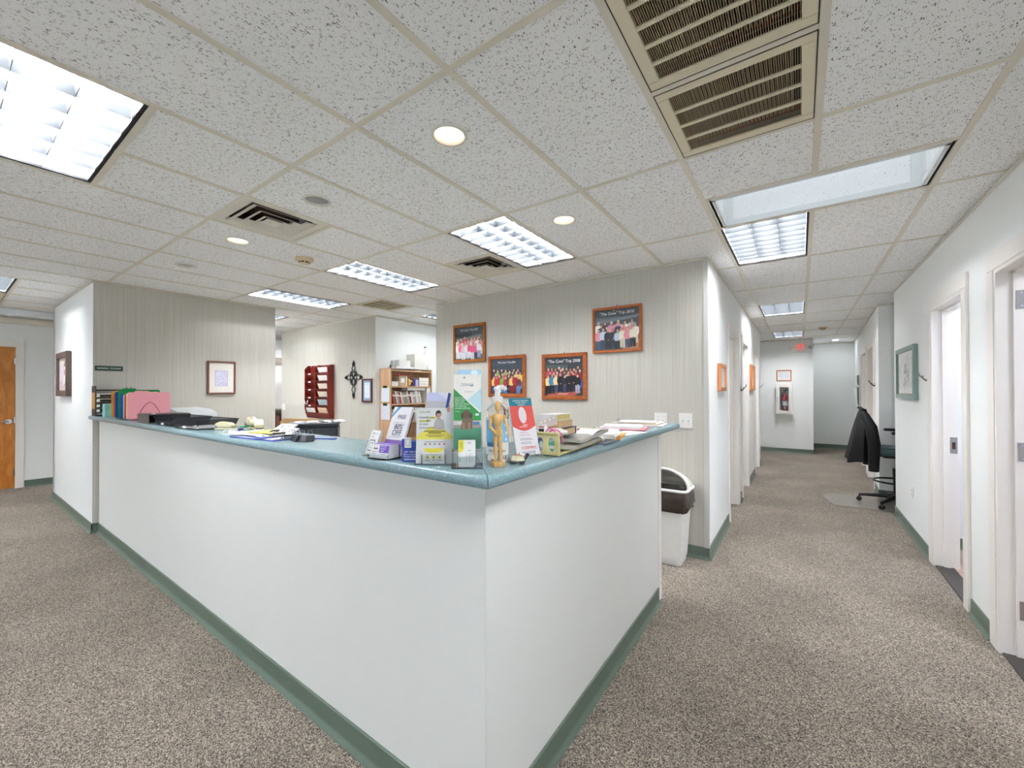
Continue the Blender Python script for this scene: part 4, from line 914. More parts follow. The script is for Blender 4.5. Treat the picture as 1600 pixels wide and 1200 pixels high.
obj('side_wall', M().add([(.047, -.012, .003), (.047, .05, .003), (.047, .03, .125), (.047, -.012, .125), (.049, -.012, .003), (.049, .05, .003), (.049, .03, .125), (.049, -.012, .125)], [(0,1,2,3),(7,6,5,4),(0,4,5,1),(1,5,6,2),(2,6,7,3),(3,7,4,0)]), clear, t3)
obj('step', M().box((-.047, -.012, .052), (.047, .028, .055)), clear, t3)
obj('card_pocket', M().box((-.030, -.034, .003), (.030, -.032, .04)).box((-.030, -.032, .003), (-.028, -.014, .04)).box((.028, -.032, .003), (.030, -.014, .04)), clear, t3)
t4 = T('business_card', 'white and yellow business cards in the low pocket of the clear stand', 'card', (-.888, 1.006, ZT), math.radians(39))
c4 = obj('card_stack', M().prism([(-.027, .006), (.020, .006), (.027, .012), (.027, .090), (-.027, .090)], -.030, -.020), white_pl, t4)
prn(c4, [('#ece04a', [(-.027, .052), (-.020, .050), (-.010, .060), (-.0085, .072), (-.011, .090), (-.027, .090)]), R_(-.004, .048, .02, .0485, '#b5b5bd'), R_(-.002, .02, -.0005, .044, '#9a9aa2'), R_(.008, .018, .0095, .046, '#a5a5ad'), R_(.016, .022, .0172, .044, '#b0b0b8'), R_(.002, .056, .014, .058, '#a5a5ad'), R_(.003, .078, .013, .084, '#c5c5cb'), E_(-.021, .012, .002, .002, '#e6cf3a'), R_(-.023, .02, -.0215, .034, '#8a8a92'), R_(-.021, .066, -.0195, .084, '#8c8240'), R_(-.017, .062, -.0155, .084, '#8c8240')], y=-.0304)
# hand sanitizer
t = T('sanitizer_bottle', 'large clear hand sanitizer pump bottle behind the wooden figure', 'bottle', (-.885, 1.165, ZT), math.radians(36))
obj('bottle', M().lathe([(.0, 0), (.037, 0), (.040, .004), (.040, .165), (.038, .18), (.028, .194), (.016, .201), (.0155, .206)], 36), glass, t, smooth=True)
obj('gel', M().lathe([(.0, .002), (.0355, .002), (.0375, .006), (.0375, .150), (0, .1505)], 36), mat('clear gel', '#f3f8fa', .02, trans=1, ior=1.1, var=0), t, smooth=True)
def label_band(mm, z0, z1, a0, a1, r=.0404):
    n = 24; vs = []
    for k in range(n + 1):
        a = a0 + (a1 - a0)*k/n
        vs += [(r*math.sin(a), -r*math.cos(a), z0), (r*math.sin(a), -r*math.cos(a), z1)]
    return M().add(vs, [(2*k, 2*k+2, 2*k+3, 2*k+1) for k in range(n)])
lb1 = obj('label', label_band(0, .022, .148, -1.35, 1.35), white_pl, t, smooth=True)
lb2 = obj('label_panel', label_band(0, .066, .148, -1.34, 1.34, .0407), mat('sky blue label', '#7fc0e6', .4), lb1, smooth=True)
obj('label_stripe', label_band(0, .052, .067, -1.1, .2, .0410), mat('mid blue label', '#4f93c0', .4), lb1, smooth=True)
def wrap_txt(s, z, size, m_, parent, a_c=0, r=.0412, rot=0):
    o = txt(parent, s, 0, 0, size, m_, y=0, rot=rot)
    for v in o.data.vertices:
        a = a_c + v.co.x / r; zz = v.co.z; v.co = (r*math.sin(a), -r*math.cos(a), z + zz)
wrap_txt('Hand Sanitizer', .038, .0115, ink, lb1); wrap_txt('hello', .108, .024, ink_w, lb1, -.18, rot=PI/2); wrap_txt('Premium', .073, .006, ink, lb1, -.2); wrap_txt('GEL', .0595, .007, ink_w, lb1, -.2)
for a, z in ((.75, .128), (.95, .12), (.9, .1), (.85, .076)): obj('label_spot', label_band(0, z-.004, z+.005, a-.09, a+.09, .0411), ink_w, lb1)
cp = obj('pump_collar', M().lathe([(.0165, .201), (.0195, .203), (.0195, .224), (.0165, .227), (.010, .228)], 24), white_pl, t, smooth=True)
obj('pump_head', M().lathe([(.010, .227), (.010, .247), (.013, .250), (.013, .258), (.010, .262), (0, .263)], 20).tube([(0, 0, .257), (.018, -.002, .259), (.027, -.003, .256), (.031, -.004, .250)], [.010, .009, .007, .006], 10), white_pl, t, smooth=True)
obj('dip_tube', M().cyl((0, 0, .01), (0, 0, .2), .003, n=8), mat('frosted tube', '#e8ecee', .3), t)
# wooden artist mannequin
t = T('artist_mannequin', 'pale wooden jointed artist figure on a hexagonal base', 'figurine', (-.815, 1.075, ZT), math.radians(36))
hx_ = [(.0245*math.cos(PI*k/3), .0245*math.sin(PI*k/3)) for k in range(6)]
obj('base', M().prismz(hx_, 0, .014), mann_wood, t, bevel=.0012)
obj('rod', M().cyl((.002, .004, .014), (.002, .004, .105), .0013, n=8), steel, t)
mwm = mann_wood
obj('pelvis', M().loft([[(.0165*math.cos(2*PI*k/14)*s, .0115*math.sin(2*PI*k/14)*s, z) for k in range(14)] for s, z in ((.75, .098), (1.0, .104), (1.0, .114), (.8, .122))]), mwm, t, smooth=True)
obj('waist', M().ell((0, 0, .126), (.012, .0095, .008)), mwm, t, smooth=True)
obj('chest', M().loft([[(sx*math.cos(2*PI*k/14), sy*math.sin(2*PI*k/14), z) for k in range(14)] for sx, sy, z in ((.0115, .009, .130), (.0155, .0115, .140), (.0195, .013, .154), (.019, .0115, .164), (.012, .008, .170))]), mwm, t, smooth=True)
obj('neck', M().cyl((0, 0, .169), (0, 0, .180), .0045, .004, n=10), mwm, t, smooth=True)
obj('head', M().lathe([(0, .176), (.0065, .179), (.0098, .190), (.0104, .200), (.0088, .209), (.004, .2135), (0, .2145)], 16), mwm, t, smooth=True)
def limb(nm, a, b, r0, r1): return obj(nm, M().tube([Vector(a), Vector(a).lerp(Vector(b), .15), Vector(a).lerp(Vector(b), .6), Vector(b)], [r0*.95, r0*1.4, (r0+r1)*.68, r1*1.3], 10), mwm, t, smooth=True)
def ball(p, r): obj('joint', M().ell(p, (r*1.25, r*1.25, r*1.25), 10, 6), mwm, t, smooth=True)
for s, el, wr, hnd in ((-1, (-.026, -.004, .128), (-.008, -.020, .110), (.002, -.024, .104)), (1, (.029, 0, .134), (.034, -.004, .108), (.035, -.006, .097))):
    ball((s*.0215, 0, .162), .005); limb('upper_arm', (s*.0225, 0, .159), el, .0042, .0035); ball(el, .0036)
    limb('forearm', el, wr, .0037, .0027); ball(wr, .0026)
    obj('hand', M().ell(((wr[0]+hnd[0])/2, (wr[1]+hnd[1])/2, (wr[2]+hnd[2])/2), (.005, .005, .0075), 10, 7), mwm, t, smooth=True)
for s, kn, an, toe in ((-1, (-.008, -.003, .062), (-.0075, -.002, .022), (-.008, -.010, .0165)), (1, (.009, 0, .062), (.0095, .001, .022), (.0125, -.008, .0165))):
    ball((s*.0075, 0, .099), .0055); limb('thigh', (s*.0078, 0, .097), kn, .0062, .0048); ball(kn, .0046); limb('shin', kn, an, .0050, .0034); ball(an, .0034)
    obj('foot', M().ell(((an[0]+toe[0])/2, (an[1]+toe[1])/2, .0178), (.0042, .0085, .0036), 10, 7), mwm, t, smooth=True)
# turtle
t = T('turtle_figurine', 'small stone turtle figurine between the wooden figure and red brochure', 'figurine', (-.787, 1.15, ZT), math.radians(25))
shell_m = mat('speckled shell', '#d9cfae', .35, var=.5, scale=110); rusty_m = mat('rusty shell patch', '#c98a5c', .35, var=.4, scale=120); skin_m = mat('dark turtle stone', '#3a3a3c', .3, var=.7, scale=140)
obj('shell', M().lathe([(.0, .008), (.024, .009), (.026, .012), (.024, .018), (.017, .0255), (.008, .029), (0, .030)], 24, sy=.8), shell_m, t, smooth=True)
obj('shell_patch', M().lathe([(.016, .0268), (.008, .0302), (0, .0312)], 16, sy=.7), rusty_m, t, smooth=True)
obj('belly', M().ell((0, 0, .008), (.022, .016, .004)), skin_m, t, smooth=True)
obj('head', M().tube([(.018, 0, .011), (.027, 0, .018), (.031, 0, .028), (.035, 0, .031)], [.006, .005, .0055, .0035], 10).ell((.033, 0, .031), (.0075, .0055, .0055)), skin_m, t, smooth=True)
for a, b in ((.014, -.014), (.014, .014), (-.014, -.014), (-.014, .014)): obj('leg', M().ell((a*1.15, b*1.1, .0045), (.009, .006, .0045)), skin_m, t, smooth=True)
obj('tail', M().tube([(-.021, 0, .006), (-.03, -.002, .004), (-.035, -.003, .003)], [.004, .003, .001], 8), skin_m, t, smooth=True)
# red brochure in wire stand
t, b = brochure_stack('brochure', 'red, teal and white medicine brochure leaning in a chrome wire stand', -.812, 1.258, math.radians(66), .10, .215, .006, .30)
b.location = (0, 0, .012)
RB = [R_(-.05, 0, .05, .215, '#ebe7e9'), ('#dd5a52', [(-.05, .19), (-.05, .108)] + [(-.05 + .1*k/12, .108 - .018*math.sin(PI*k/12)) for k in range(1, 12)] + [(.05, .108), (.05, .19)]), R_(-.05, .185, .05, .215, '#2f8496'), E_(.0, .150, .017, .032, '#e9dfe2', 20),
      R_(-.02, .104, .012, .107, '#f2c9c5'), R_(-.026, .082, .014, .084, '#d6a5a5'), R_(-.026, .073, .022, .075, '#d6a5a5'), R_(-.026, .060, .02, .062, '#9a9aa4'), R_(-.026, .055, .028, .057, '#9a9aa4'), R_(-.026, .046, .018, .048, '#9a9aa4'), R_(-.026, .041, .022, .043, '#9a9aa4'), R_(-.03, .012, .03, .014, '#a5a5b0'), R_(-.03, .008, .03, .010, '#a5a5b0')]
prn(b, RB, y=-.0006)
txt(b, 'OZEMPIC', .005, .026, .016, ink_red, y=-.003); txt(b, 'UNDERSTANDING', 0, .205, .0085, ink_w, y=-.003); txt(b, 'YOUR TYPE 2', 0, .197, .0085, ink_w, y=-.003); txt(b, 'DIABETES', 0, .189, .007, ink_w, y=-.003); txt(b, 'start', .004, .112, .012, ink_w, y=-.003)
t = T('wire_stand', 'chrome wire easel stand behind the red brochure', 'stand', (-.812, 1.258, ZT), math.radians(66))
for x in (-.045, -.022, 0, .022, .045):
    obj('wire', M().tube([(x, -.006, .026), (x, -.008, .0095), (x, .010, .009), (x, .070, .185)], .0015, 6), chrome, t, smooth=True)
for y, z in ((.035, .082), (.060, .156)): obj('cross_wire', M().tube([(-.05, y + .002, z), (.05, y + .002, z)], .0015, 6), chrome, t, smooth=True)
for s in (-1, 1): obj('leg_wire', M().tube([(s*.05, .062, .156), (s*.052, .072, .002), (s*.055, -.012, .002), (s*.05, -.01, .02)], .0018, 6), chrome, t, smooth=True)
# beige file holder with clutter
t = T('file_holder', 'beige plastic desk file with oval cutouts holding books and tape', 'organizer', (-.808, 1.555, ZT + .003), .08)
def oval_panel(w0, w1, h_, y0, y1):
    # plate with two upright oval holes, built as strips around them
    mb = M(); ov = []
    n = 16; holes = []
    for cx in (-.024, .024): holes.append([(cx + .0145*math.cos(2*PI*k/n), h_*.5 + h_*.34*math.sin(2*PI*k/n)) for k in range(n)])
    for q, cx in enumerate((-.024, .024)):
        xa, xb = (-w0/2, 0) if q == 0 else (0, w0/2)
        out = []
        for k in range(n):
            a = 2*PI*k/n + 1e-6; ca, sa = math.cos(a), math.sin(a)
            sx_ = ((xb - cx) if ca > 0 else (cx - xa)) / max(1e-6, abs(ca)); sz_ = (h_/2) / max(1e-6, abs(sa)); s_ = min(sx_, sz_)
            out.append((cx + ca*s_, h_*.5 + sa*s_))
        vs = [(x, y0, z) for x, z in out] + [(x, y0, z) for x, z in holes[q]] + [(x, y1, z) for x, z in out] + [(x, y1, z) for x, z in holes[q]]
        fs = []
        for k in range(n):
            k2 = (k+1) % n
            fs += [(k, k2, n+k2, n+k), (2*n+k2, 2*n+k, 3*n+k, 3*n+k2), (n+k, n+k2, 3*n+k2, 3*n+k), (k2, k, 2*n+k, 2*n+k2)]
        mb.add(vs, fs)
        for sx_ in (xa, xb):
            pass
        mb.box((xa, y0, 0), (xb, y1, .006)); mb.box((xa, y0, h_ - .006), (xb, y1, h_))
    return mb
obj('front_panel', oval_panel(.105, .105, .082, -.214, -.209), beige_pl, t)
obj('rim', M().box((-.056, -.218, .080), (.056, -.205, .086)).box((-.056, -.216, 0), (-.050, -.207, .08)).box((.050, -.216, 0), (.056, -.207, .08)), beige_pl, t)
obj('tray_floor', M().box((-.054, -.209, 0), (.054, .205, .004)), beige_pl, t)
obj('back_panel', M().box((-.058, .200, 0), (.056, .205, .072)), beige_pl, t, bevel=.002)
obj('side_lip', M().box((-.056, -.205, .004), (-.052, .2, .016)).box((.052, -.205, .004), (.056, .2, .010)), beige_pl, t)
for sx in (-.045, .045):
    for y in (-.2, .19): obj('foot', M().cyl((sx, y, -.003), (sx, y, 0), .006, n=8), black_pl, t)
ZF = ZT + .0073
o = obj('packing_tape', M().lathe([(.018, 0), (.028, 0), (.028, .024), (.018, .024), (.018, 0)], 24, cap=False).xf(TR(-.824, 1.380, ZF + .029) @ RX(PI/2) @ TR(0, 0, 0)), mat('lilac tape roll', '#7d80c8', .4, var=.2, scale=200), smooth=True); tag(o, 'lilac tape roll seen through the left oval of the beige file', 'tape')
t = T('carton', 'small mint green carton seen through the right oval of the beige file', 'box', (-.774, 1.378, ZF), .08)
obj('box', M().box((-.016, -.02, 0), (.016, .02, .045)), mat('mint card', '#79c3a8', .5), t); obj('label', M().box((-.012, -.0206, .018), (.012, -.0201, .03)), paper, t)
t = T('inhaler_carton', 'small black and white carton standing above the lilac tape', 'box', (-.838, 1.402, ZF + .0605))
obj('box', M().box((-.013, -.012, 0), (.013, .012, .045)), white_pl, t); obj('label', M().box((-.012, -.0126, .004), (.012, -.0121, .028)), mat('dark green label', '#232b23', .4), t); obj('stripe', M().box((-.012, -.0126, .034), (.012, -.0121, .038)), ink_red, t)
t = T('spray_bottle', 'white plastic bottle lying in the beige file behind the pink bands', 'bottle', (-.802, 1.425, ZF + .075), .3)
obj('bottle', M().lathe([(0, -.05), (.014, -.05), (.016, -.045), (.016, .03), (.008, .045), (.008, .055), (0, .055)], 20).xf(RY(PI/2)), white_pl, t, smooth=True)
pink = mat('pink rubber tubing', '#e66f9f', .4)
t = T('rubber_band_loop', 'pink rubber tubing loops hanging over the beige file', 'tubing', (-.775, 1.372, ZF + .052))
for q, (rx, rz_, dx) in enumerate(((.030, .042, -.008), (.024, .036, -.002), (.033, .038, .006))):
    obj('loop', M().tube([(dx + rx*math.cos(a), .004*q - .004, rz_*math.sin(a)) for a in [PI*k/10 for k in range(-1, 12)]], .0028, 7), pink, t, smooth=True)
def closed_book(name, label, x, y, z, rz, w_, l, th, cov, group, pages=None):
    t = T(name, label, 'book', (x, y, z), rz, group)
    obj('page_block', M().box((-w_/2 + .004, -l/2 + .003, .002), (w_/2 - .001, l/2 - .003, th - .002)), pages or paper2, t)
    obj('cover', M().box((-w_/2, -l/2, 0), (w_/2, l/2, .0019)).box((-w_/2, -l/2, th - .0019), (w_/2, l/2, th)).box((-w_/2, -l/2, .0019), (-w_/2 + .003, l/2, th - .0019)), cov, t)
    return t
tan_pg = mat('tan page edges', '#d3b387', .8, var=.1, scale=200, stretch=(1, 1, 12)); yel_pg = mat('yellow page edges', '#c9bd76', .8)
mag = mat('grey magazine cover', '#a9a69c', .45)
t = T('magazine', 'thick grey magazine lying bent on the beige file', 'magazine', (-.775, 1.62, ZF + .0145), .06)
P0 = [(-.045, 0), (.035, 0), (.06, -.002), (.06, .010), (.035, .013), (-.045, .013)]
obj('pages', M().loft([[(x, y, z + .02 + .018*max(0, (y + .1)/.3)) for x, z in P0] for y in (-.16, -.1, -.03, .04, .11, .18)]), mag, t, smooth=True)
obj('curled_sheet', M().loft([[(x, -.02 + .16*q/5, .036 + .012*max(0, q-1)/4 + zz + .01*math.sin(q*PI/5)) for x, zz in ((-.03, 0), (.055, -.002), (.055, -.001), (-.03, .001))] for q in range(6)]), paper, t, smooth=True)
t = T('magazine', 'lower grey magazine under the bent one on the beige file', 'magazine', (-.785, 1.60, ZF + .0095), .1)
obj('pages', M().box((-.05, -.18, 0), (.05, .18, .014)), mat('pale magazine stack', '#c2bfb2', .5), t, bevel=.002)
bz = ZF + .060
closed_book('book', 'tan-edged paperback at the bottom of the small stack in the beige file', -.808, 1.50, bz, -PI/2 + .1, .12, .085, .030, mat('navy book cover', '#2c3560', .5), 'small books stacked in the beige file', tan_pg)
closed_book('book', 'tan-edged paperback in the middle of the small stack', -.822, 1.495, bz + .0305, -PI/2 + .05, .115, .08, .028, mat('buff book cover', '#c9b28c', .5), 'small books stacked in the beige file', tan_pg)
closed_book('book', 'white-covered book on top of the small stack, yellow edges', -.835, 1.49, bz + .059, PI/2 - .05, .125, .082, .024, white_pl, 'small books stacked in the beige file', yel_pg)
t = T('ruler_sign', 'clear plastic strip with white V shapes rising above the beige file', 'sign', (-.815, 1.415, ZF + .085), .35)
obj('strip', M().prism([(-.045, .0), (.03, .02), (.03, .058), (-.045, .03)], 0, .002), mat('frosted strip', '#e7dcd6', .3, alpha=.55), t)
for q, (x, z) in enumerate(((-.034, .03), (-.018, .036), (0, .043), (.016, .05))): obj('mark', M().prism([(x-.004, z), (x, z-.008), (x+.004, z), (x+.002, z), (x, z-.004), (x-.002, z)], -.0012, -.0004), white_pl, t)
t = T('red_pattern_box', 'white box with red stripes in front of the beige back panel', 'box', (-.835, 1.70, ZF + .035), .2)
obj('box', M().box((-.045, -.012, 0), (.045, .012, .034)), paper, t)
for q in range(4): obj('red_stripe', M().prism([(-.04 + q*.02, .002), (-.032 + q*.02, .002), (-.026 + q*.02, .032), (-.034 + q*.02, .032)], -.0132, -.0122), ink_red, t)
# things along the short arm
slate = mat('slate grey plastic', '#5d6470', .4)
clipboard(-.79, 1.86, ZT, .05, slate, 'slate grey clipboard at the edge beside the beige file', .12, .18, None)
t = T('white_gadget', 'small white gadget lying on the slate clipboard', 'gadget', (-.80, 1.86, ZT + .0035), .3)
obj('body', M().box((-.03, -.02, 0), (.03, .02, .016)), white_pl, t, bevel=.004); obj('tan_block', M().box((-.035, -.045, 0), (.02, -.022, .014)), tan_pg, t)
def pstack(label, x, y, z, rz, w_, l, th, m_, group='paper stacks on the short counter arm', n=3):
    t = T('paper_stack', label, 'paper', (x, y, z), rz, group)
    for q in range(n):
        a = (q - 1) * .03
        obj('sheets', M().box((-w_/2, -l/2, 0), (w_/2, l/2, th/n - .0004)), m_, t, rot=(0, 0, a), loc=(.006*q, .004*q, q*th/n))
    return t
orange_env = mat('manila envelope', '#d9a04a', .6); rose = mat('rose card', '#c93f58', .6)
o = obj('envelope', M().box((-.12, -.16, 0), (.12, .16, .004)), orange_env); o.location = (-.885, 2.09, ZT); o.rotation_euler = (0, 0, .25); tag(o, 'manila envelope under white papers on the short counter arm', 'envelope')
pstack('white paper stack on the manila envelope', -.90, 2.09, ZT + .0045, .35, .20, .27, .02, paper)
o = obj('paper_sheet', M().box((-.07, -.12, 0), (.07, .12, .001)), paper); o.location = (-.82, 2.30, ZT); o.rotation_euler = (0, 0, -.2); tag(o, 'single white sheet between the manila envelope and red folder', 'paper')
t = T('file_folder', 'red folder under white papers, middle of the short counter arm', 'folder', (-.94, 2.58, ZT), .2)
obj('cover', M().prismz(rrect(-.15, -.13, .15, .13, .008), 0, .003), rose, t); obj('liner', M().box((-.14, -.12, .0032), (.14, .12, .005)), mat('pink liner', '#e3b0b4', .6), t)
pstack('white paper stack on the red folder', -.95, 2.58, ZT + .0055, .3, .24, .2, .014, paper)
o = obj('file_folder', M().box((-.13, -.15, 0), (.13, .15, .006)), mat('pale grey folder', '#d5cfcc', .6)); o.location = (-.90, 2.93, ZT); o.rotation_euler = (0, 0, .15); tag(o, 'pale grey folder beneath papers at the end of the short arm', 'folder')
pstack('white paper stack at the very end of the short counter arm', -.92, 2.94, ZT + .0065, .05, .22, .26, .010, paper2)
clipboard(-.96, 2.90, ZT + .0185, PI/2 + .2, mat('pale wood board', '#c9b596', .6), 'clipboard with silver clip on the last paper stack', .2, .28, .003)

# ================================================================== THINGS ON THE WALLS
def on_wall(name, label, cat, p, face, group=None):     # local x right, z up, -y out of the wall
    rz = {'-y': 0, '+x': PI/2, '-x': -PI/2, '+y': PI}[face]
    return T(name, label, cat, p, rz, group)
def frame(t, w_, h_, fw, d, m_, mat_in=None, pic=None, glassy=True):
    a, b = w_/2, h_/2
    for nm, pts in (('frame_rail', [(-a, -b), (a, -b), (a-fw, -b+fw), (-a+fw, -b+fw)]), ('frame_rail', [(-a+fw, b-fw), (a-fw, b-fw), (a, b), (-a, b)]), ('frame_stile', [(-a, -b), (-a+fw, -b+fw), (-a+fw, b-fw), (-a, b)]), ('frame_stile', [(a-fw, -b+fw), (a, -b), (a, b), (a-fw, b-fw)])):
        obj(nm, M().prism(pts, -d, -.001), m_, t, bevel=min(.004, fw*.2))
    bk = obj('backing', M().box((-a+fw*.6, -d*.45, -b+fw*.6), (a-fw*.6, -.0015, b-fw*.6)), mat_in or paper, t)
    return -d*.45 - .0006, bk
skin = ['#d9a88c', '#c89478', '#e0b49c', '#b98468']
def person(cx, zf, hgt, top, legs, rnd, hair):
    s = hgt; o = []
    o.append(('%s' % legs, [(cx - .13*s, zf), (cx - .02*s, zf), (cx, zf + .3*s), (cx + .02*s, zf), (cx + .13*s, zf), (cx + .14*s, zf + .48*s), (cx - .14*s, zf + .48*s)]))
    o.append((top, [(cx - .15*s, zf + .42*s), (cx + .15*s, zf + .42*s), (cx + .21*s, zf + .60*s), (cx + .17*s, zf + .80*s), (cx + .05*s, zf + .84*s), (cx - .05*s, zf + .84*s), (cx - .17*s, zf + .80*s), (cx - .21*s, zf + .60*s)]))
    o.append(E_(cx, zf + .92*s, .066*s, .085*s, hair, 10)); o.append(E_(cx, zf + .905*s, .055*s, .075*s, rnd.choice(skin), 10)); o.append(E_(cx + .02*s, zf + .45*s, .04*s, .025*s, rnd.choice(skin), 6))
    return o
def group_photo(t, w_, h_, fw, m_, seed, title, tops, legs, bgc, ncol, zoff, extra=(), tsize=.04, textra=0, d=.028):
    rnd = random.Random(seed)
    y, bk = frame(t, w_, h_, fw, d, m_)
    a, b = w_/2 - fw, h_/2 - fw
    P = [R_(-a, -b, a, b, bgc[0]), R_(-a, b*.35, a, b, bgc[1]), R_(-a, b*.45, a*.2, b*.62, bgc[2])] + list(extra)
    for row, (zf, sc) in enumerate(((-.125 + zoff, .20), (-.150 + zoff, .195), (-.188 + zoff, .195))):
        n = ncol[row]
        for q in range(n):
            if n == 0: continue
            cx = -a*.84 + (q + .5*(row % 2)) * 2*a*.84 / max(1, n - .5) 
            P += person(cx, zf + rnd.uniform(-.012, .012), sc * rnd.uniform(.94, 1.05), rnd.choice(tops[row]), rnd.choice(legs), rnd, rnd.choice(['#3a2c24', '#57402e', '#86673f', '#c9c2b8', '#221c1a']))
    # keep everything inside the sheet
    P = [(c, [(min(a, max(-a, x)), min(b, max(-b, z))) for x, z in pts]) for c, pts in P]
    prn(bk, P, y=y, step=.00004)
    txt(bk, title, 0, b*.80, tsize, ink_w, y=y - .006, shear=.12, sx=.95)
    obj('hook', M().cyl((0, -.006, h_/2 + .001), (0, -.006, h_/2 + .016), .003, n=8), black_mt, t)
    return t
yw = 3.8095
G4 = 'framed group photos on the striped wall'
t = on_wall('framed_photo', 'square framed group photo titled 2004 with honey wood frame, leftmost', 'picture', (-3.32, yw, 2.027), '-y', G4)
group_photo(t, .515, .472, .036, honey_wood, 4, '"The Cove" Trip 2004', [['#e9e4dc', '#3a3c44', '#b04048', '#d8d4d0'], ['#dcd8d8', '#2e3038', '#c98a94', '#e4e0dc'], ['#e2e0e0', '#d8567e', '#dc7c90', '#ece8e6', '#c9c5c8']], ['#c9ccdc', '#d9d8dc', '#8d96b8', '#cfcfd4', '#2b2a30'], ['#585e64', '#3c434a', '#20211f'], (7, 8, 8), 0, [R_(-.2, .075, .02, .095, '#1d1b17'), ('#6f767c', [(-.2, .03), (.2, .07), (.2, .1), (-.2, .06)])], .034)
t = on_wall('framed_photo', 'square framed group photo titled 2006 with people in red and green', 'picture', (-2.75, yw, 1.607), '-y', G4)
group_photo(t, .525, .480, .042, orange_wood, 6, '"The Cove" Trip 2006', [['#33363e', '#6a3038', '#7fae5a', '#3b3e48', '#d8a0a8'], ['#3a3a42', '#85ad5e', '#b0555c', '#d8c060'], ['#b13840', '#6e3038', '#66b04c', '#b02a30', '#2e3034', '#c04048', '#d8b868']], ['#1d1d22', '#d4d8dc', '#3d3f80', '#26262c', '#7c1c24', '#5e86b8'], ['#353a42', '#3f4854', '#39414c'], (7, 8, 9), 0, [], .03)
t = on_wall('framed_photo', 'square framed group photo titled 2008 with patterned red rug', 'picture', (-2.015, yw, 1.589), '-y', G4)
group_photo(t, .525, .484, .042, orange_wood, 8, '"The Cove" Trip 2008', [['#4a4046', '#b04850', '#9aa0a0', '#3b3e46'], ['#7a3038', '#c04a50', '#2c2c34', '#b7a898'], ['#2e2e36', '#e8c890', '#ece8e6', '#2e7aa8', '#1f1f26', '#c46068', '#3a3a40']], ['#1c1c24', '#a9a6b8', '#3658a8', '#3c3f60', '#24262c'], ['#363a40', '#3b4046', '#4a5a58'], (9, 9, 8), .02, [('#a9544c', [(-.2, -.2), (.12, -.2), (.2, -.155), (-.16, -.15)]), ('#c98a74', [(-.08, -.19), (.04, -.19), (.06, -.17), (-.06, -.17)]), E_(.17, .03, .04, .06, '#55606a'), E_(.17, .03, .033, .052, '#3b4046')], .044)
t = on_wall('framed_photo', 'framed group photo titled 2010, highest and nearest the corridor', 'picture', (-1.442, yw, 2.032), '-y', G4)
group_photo(t, .492, .444, .026, orange_wood, 10, '"The Cove" Trip 2010', [['#e2e0da', '#9ba0a4', '#c98ab0', '#30343a'], ['#e6e4e2', '#d68a98', '#3a3c42', '#dcd8c8'], ['#b04048', '#b8c4d4', '#d88a96', '#b83a48', '#eceaea', '#2c3036', '#34383e', '#e4ddc6']], ['#2b3340', '#3c4658', '#c9bda8', '#46566c', '#2a2c32'], ['#4a545c', '#474f52', '#5d666c'], (6, 7, 8), .01, [('#6e767c', [(-.22, .06), (.2, .10), (.22, .13), (-.2, .09)]), R_(.06, -.2, .22, -.1, '#a87858'), R_(.04, -.105, .22, -.09, '#3c4248'), E_(-.03, .185, .008, .008, '#d89858'), E_(.02, .186, .006, .006, '#c86850')], .04)
# brown framed picture on the white wall
t = on_wall('framed_picture', 'dark brown framed picture on the white wall left of the station', 'picture', (-7.34, .9445, 1.655), '-y')
y, bk = frame(t, .70, .535, .07, .045, wood('grey brown stained wood', '#4a3d36', '#6a5850', .4, 40))
prn(bk, [R_(-.28, -.2, .28, .2, '#d9d2d8'), R_(-.28, -.2, .28, -.08, '#cdb9bf'), ('#b79a9c', [(-.05, -.18), (.12, -.12), (.16, .06), (.10, .17), (.02, .12), (-.03, 0)]), ('#efe9ea', [(-.02, -.15), (.09, -.10), (.12, .05), (.07, .13), (.02, .08)]), E_(.06, .02, .03, .04, '#9a7f84'), R_(-.28, .12, .0, .2, '#e7dccf'), ('#8d7378', [(.02, .1), (.12, .19), (.2, .15), (.14, .08)]), ('#a98c8e', [(.14, -.16), (.2, -.1), (.18, .1), (.14, .0)])], y=y)
# sign
t = on_wall('wall_sign', 'small dark green sign reading NURSING STATION on striped wall', 'sign', (-5.8995, 1.0645, 1.685), '+x')
obj('plate', M().prism(rrect(-.107, -.026, .107, .026, .006), -.006, -.0005), mat('dark green sign plastic', '#2d4a3c', .35), t, bevel=.001)
txt(t, 'NURSING  STATION', 0, 0, .0225, ink_w, y=-.0068, sx=.88)
# framed print with wide mat
t = on_wall('framed_print', 'wood framed lilac print with wide cream mat on striped wall', 'picture', (-5.8995, 2.078, 1.612), '+x')
y, bk = frame(t, .305, .41, .020, .026, brown_wood, mat('cream mat board', '#e6e2da', .8))
rnd = random.Random(5); PP = [R_(-.072, -.105, .066, .088, '#a9a0b0'), R_(-.068, -.101, .062, .084, '#cfcbe0'), E_(-.035, .052, .026, .028, '#dcdcec')]
for q in range(26): PP.append(E_(rnd.uniform(-.06, .055), rnd.choice([rnd.uniform(-.095, -.05), rnd.uniform(-.02, .075)]), rnd.uniform(.004, .012), rnd.uniform(.003, .006), rnd.choice(['#a59cc0', '#8d86a8', '#bcb4d4', '#dfdfee', '#b5a0c0']), 7))
prn(bk, PP, y=y)
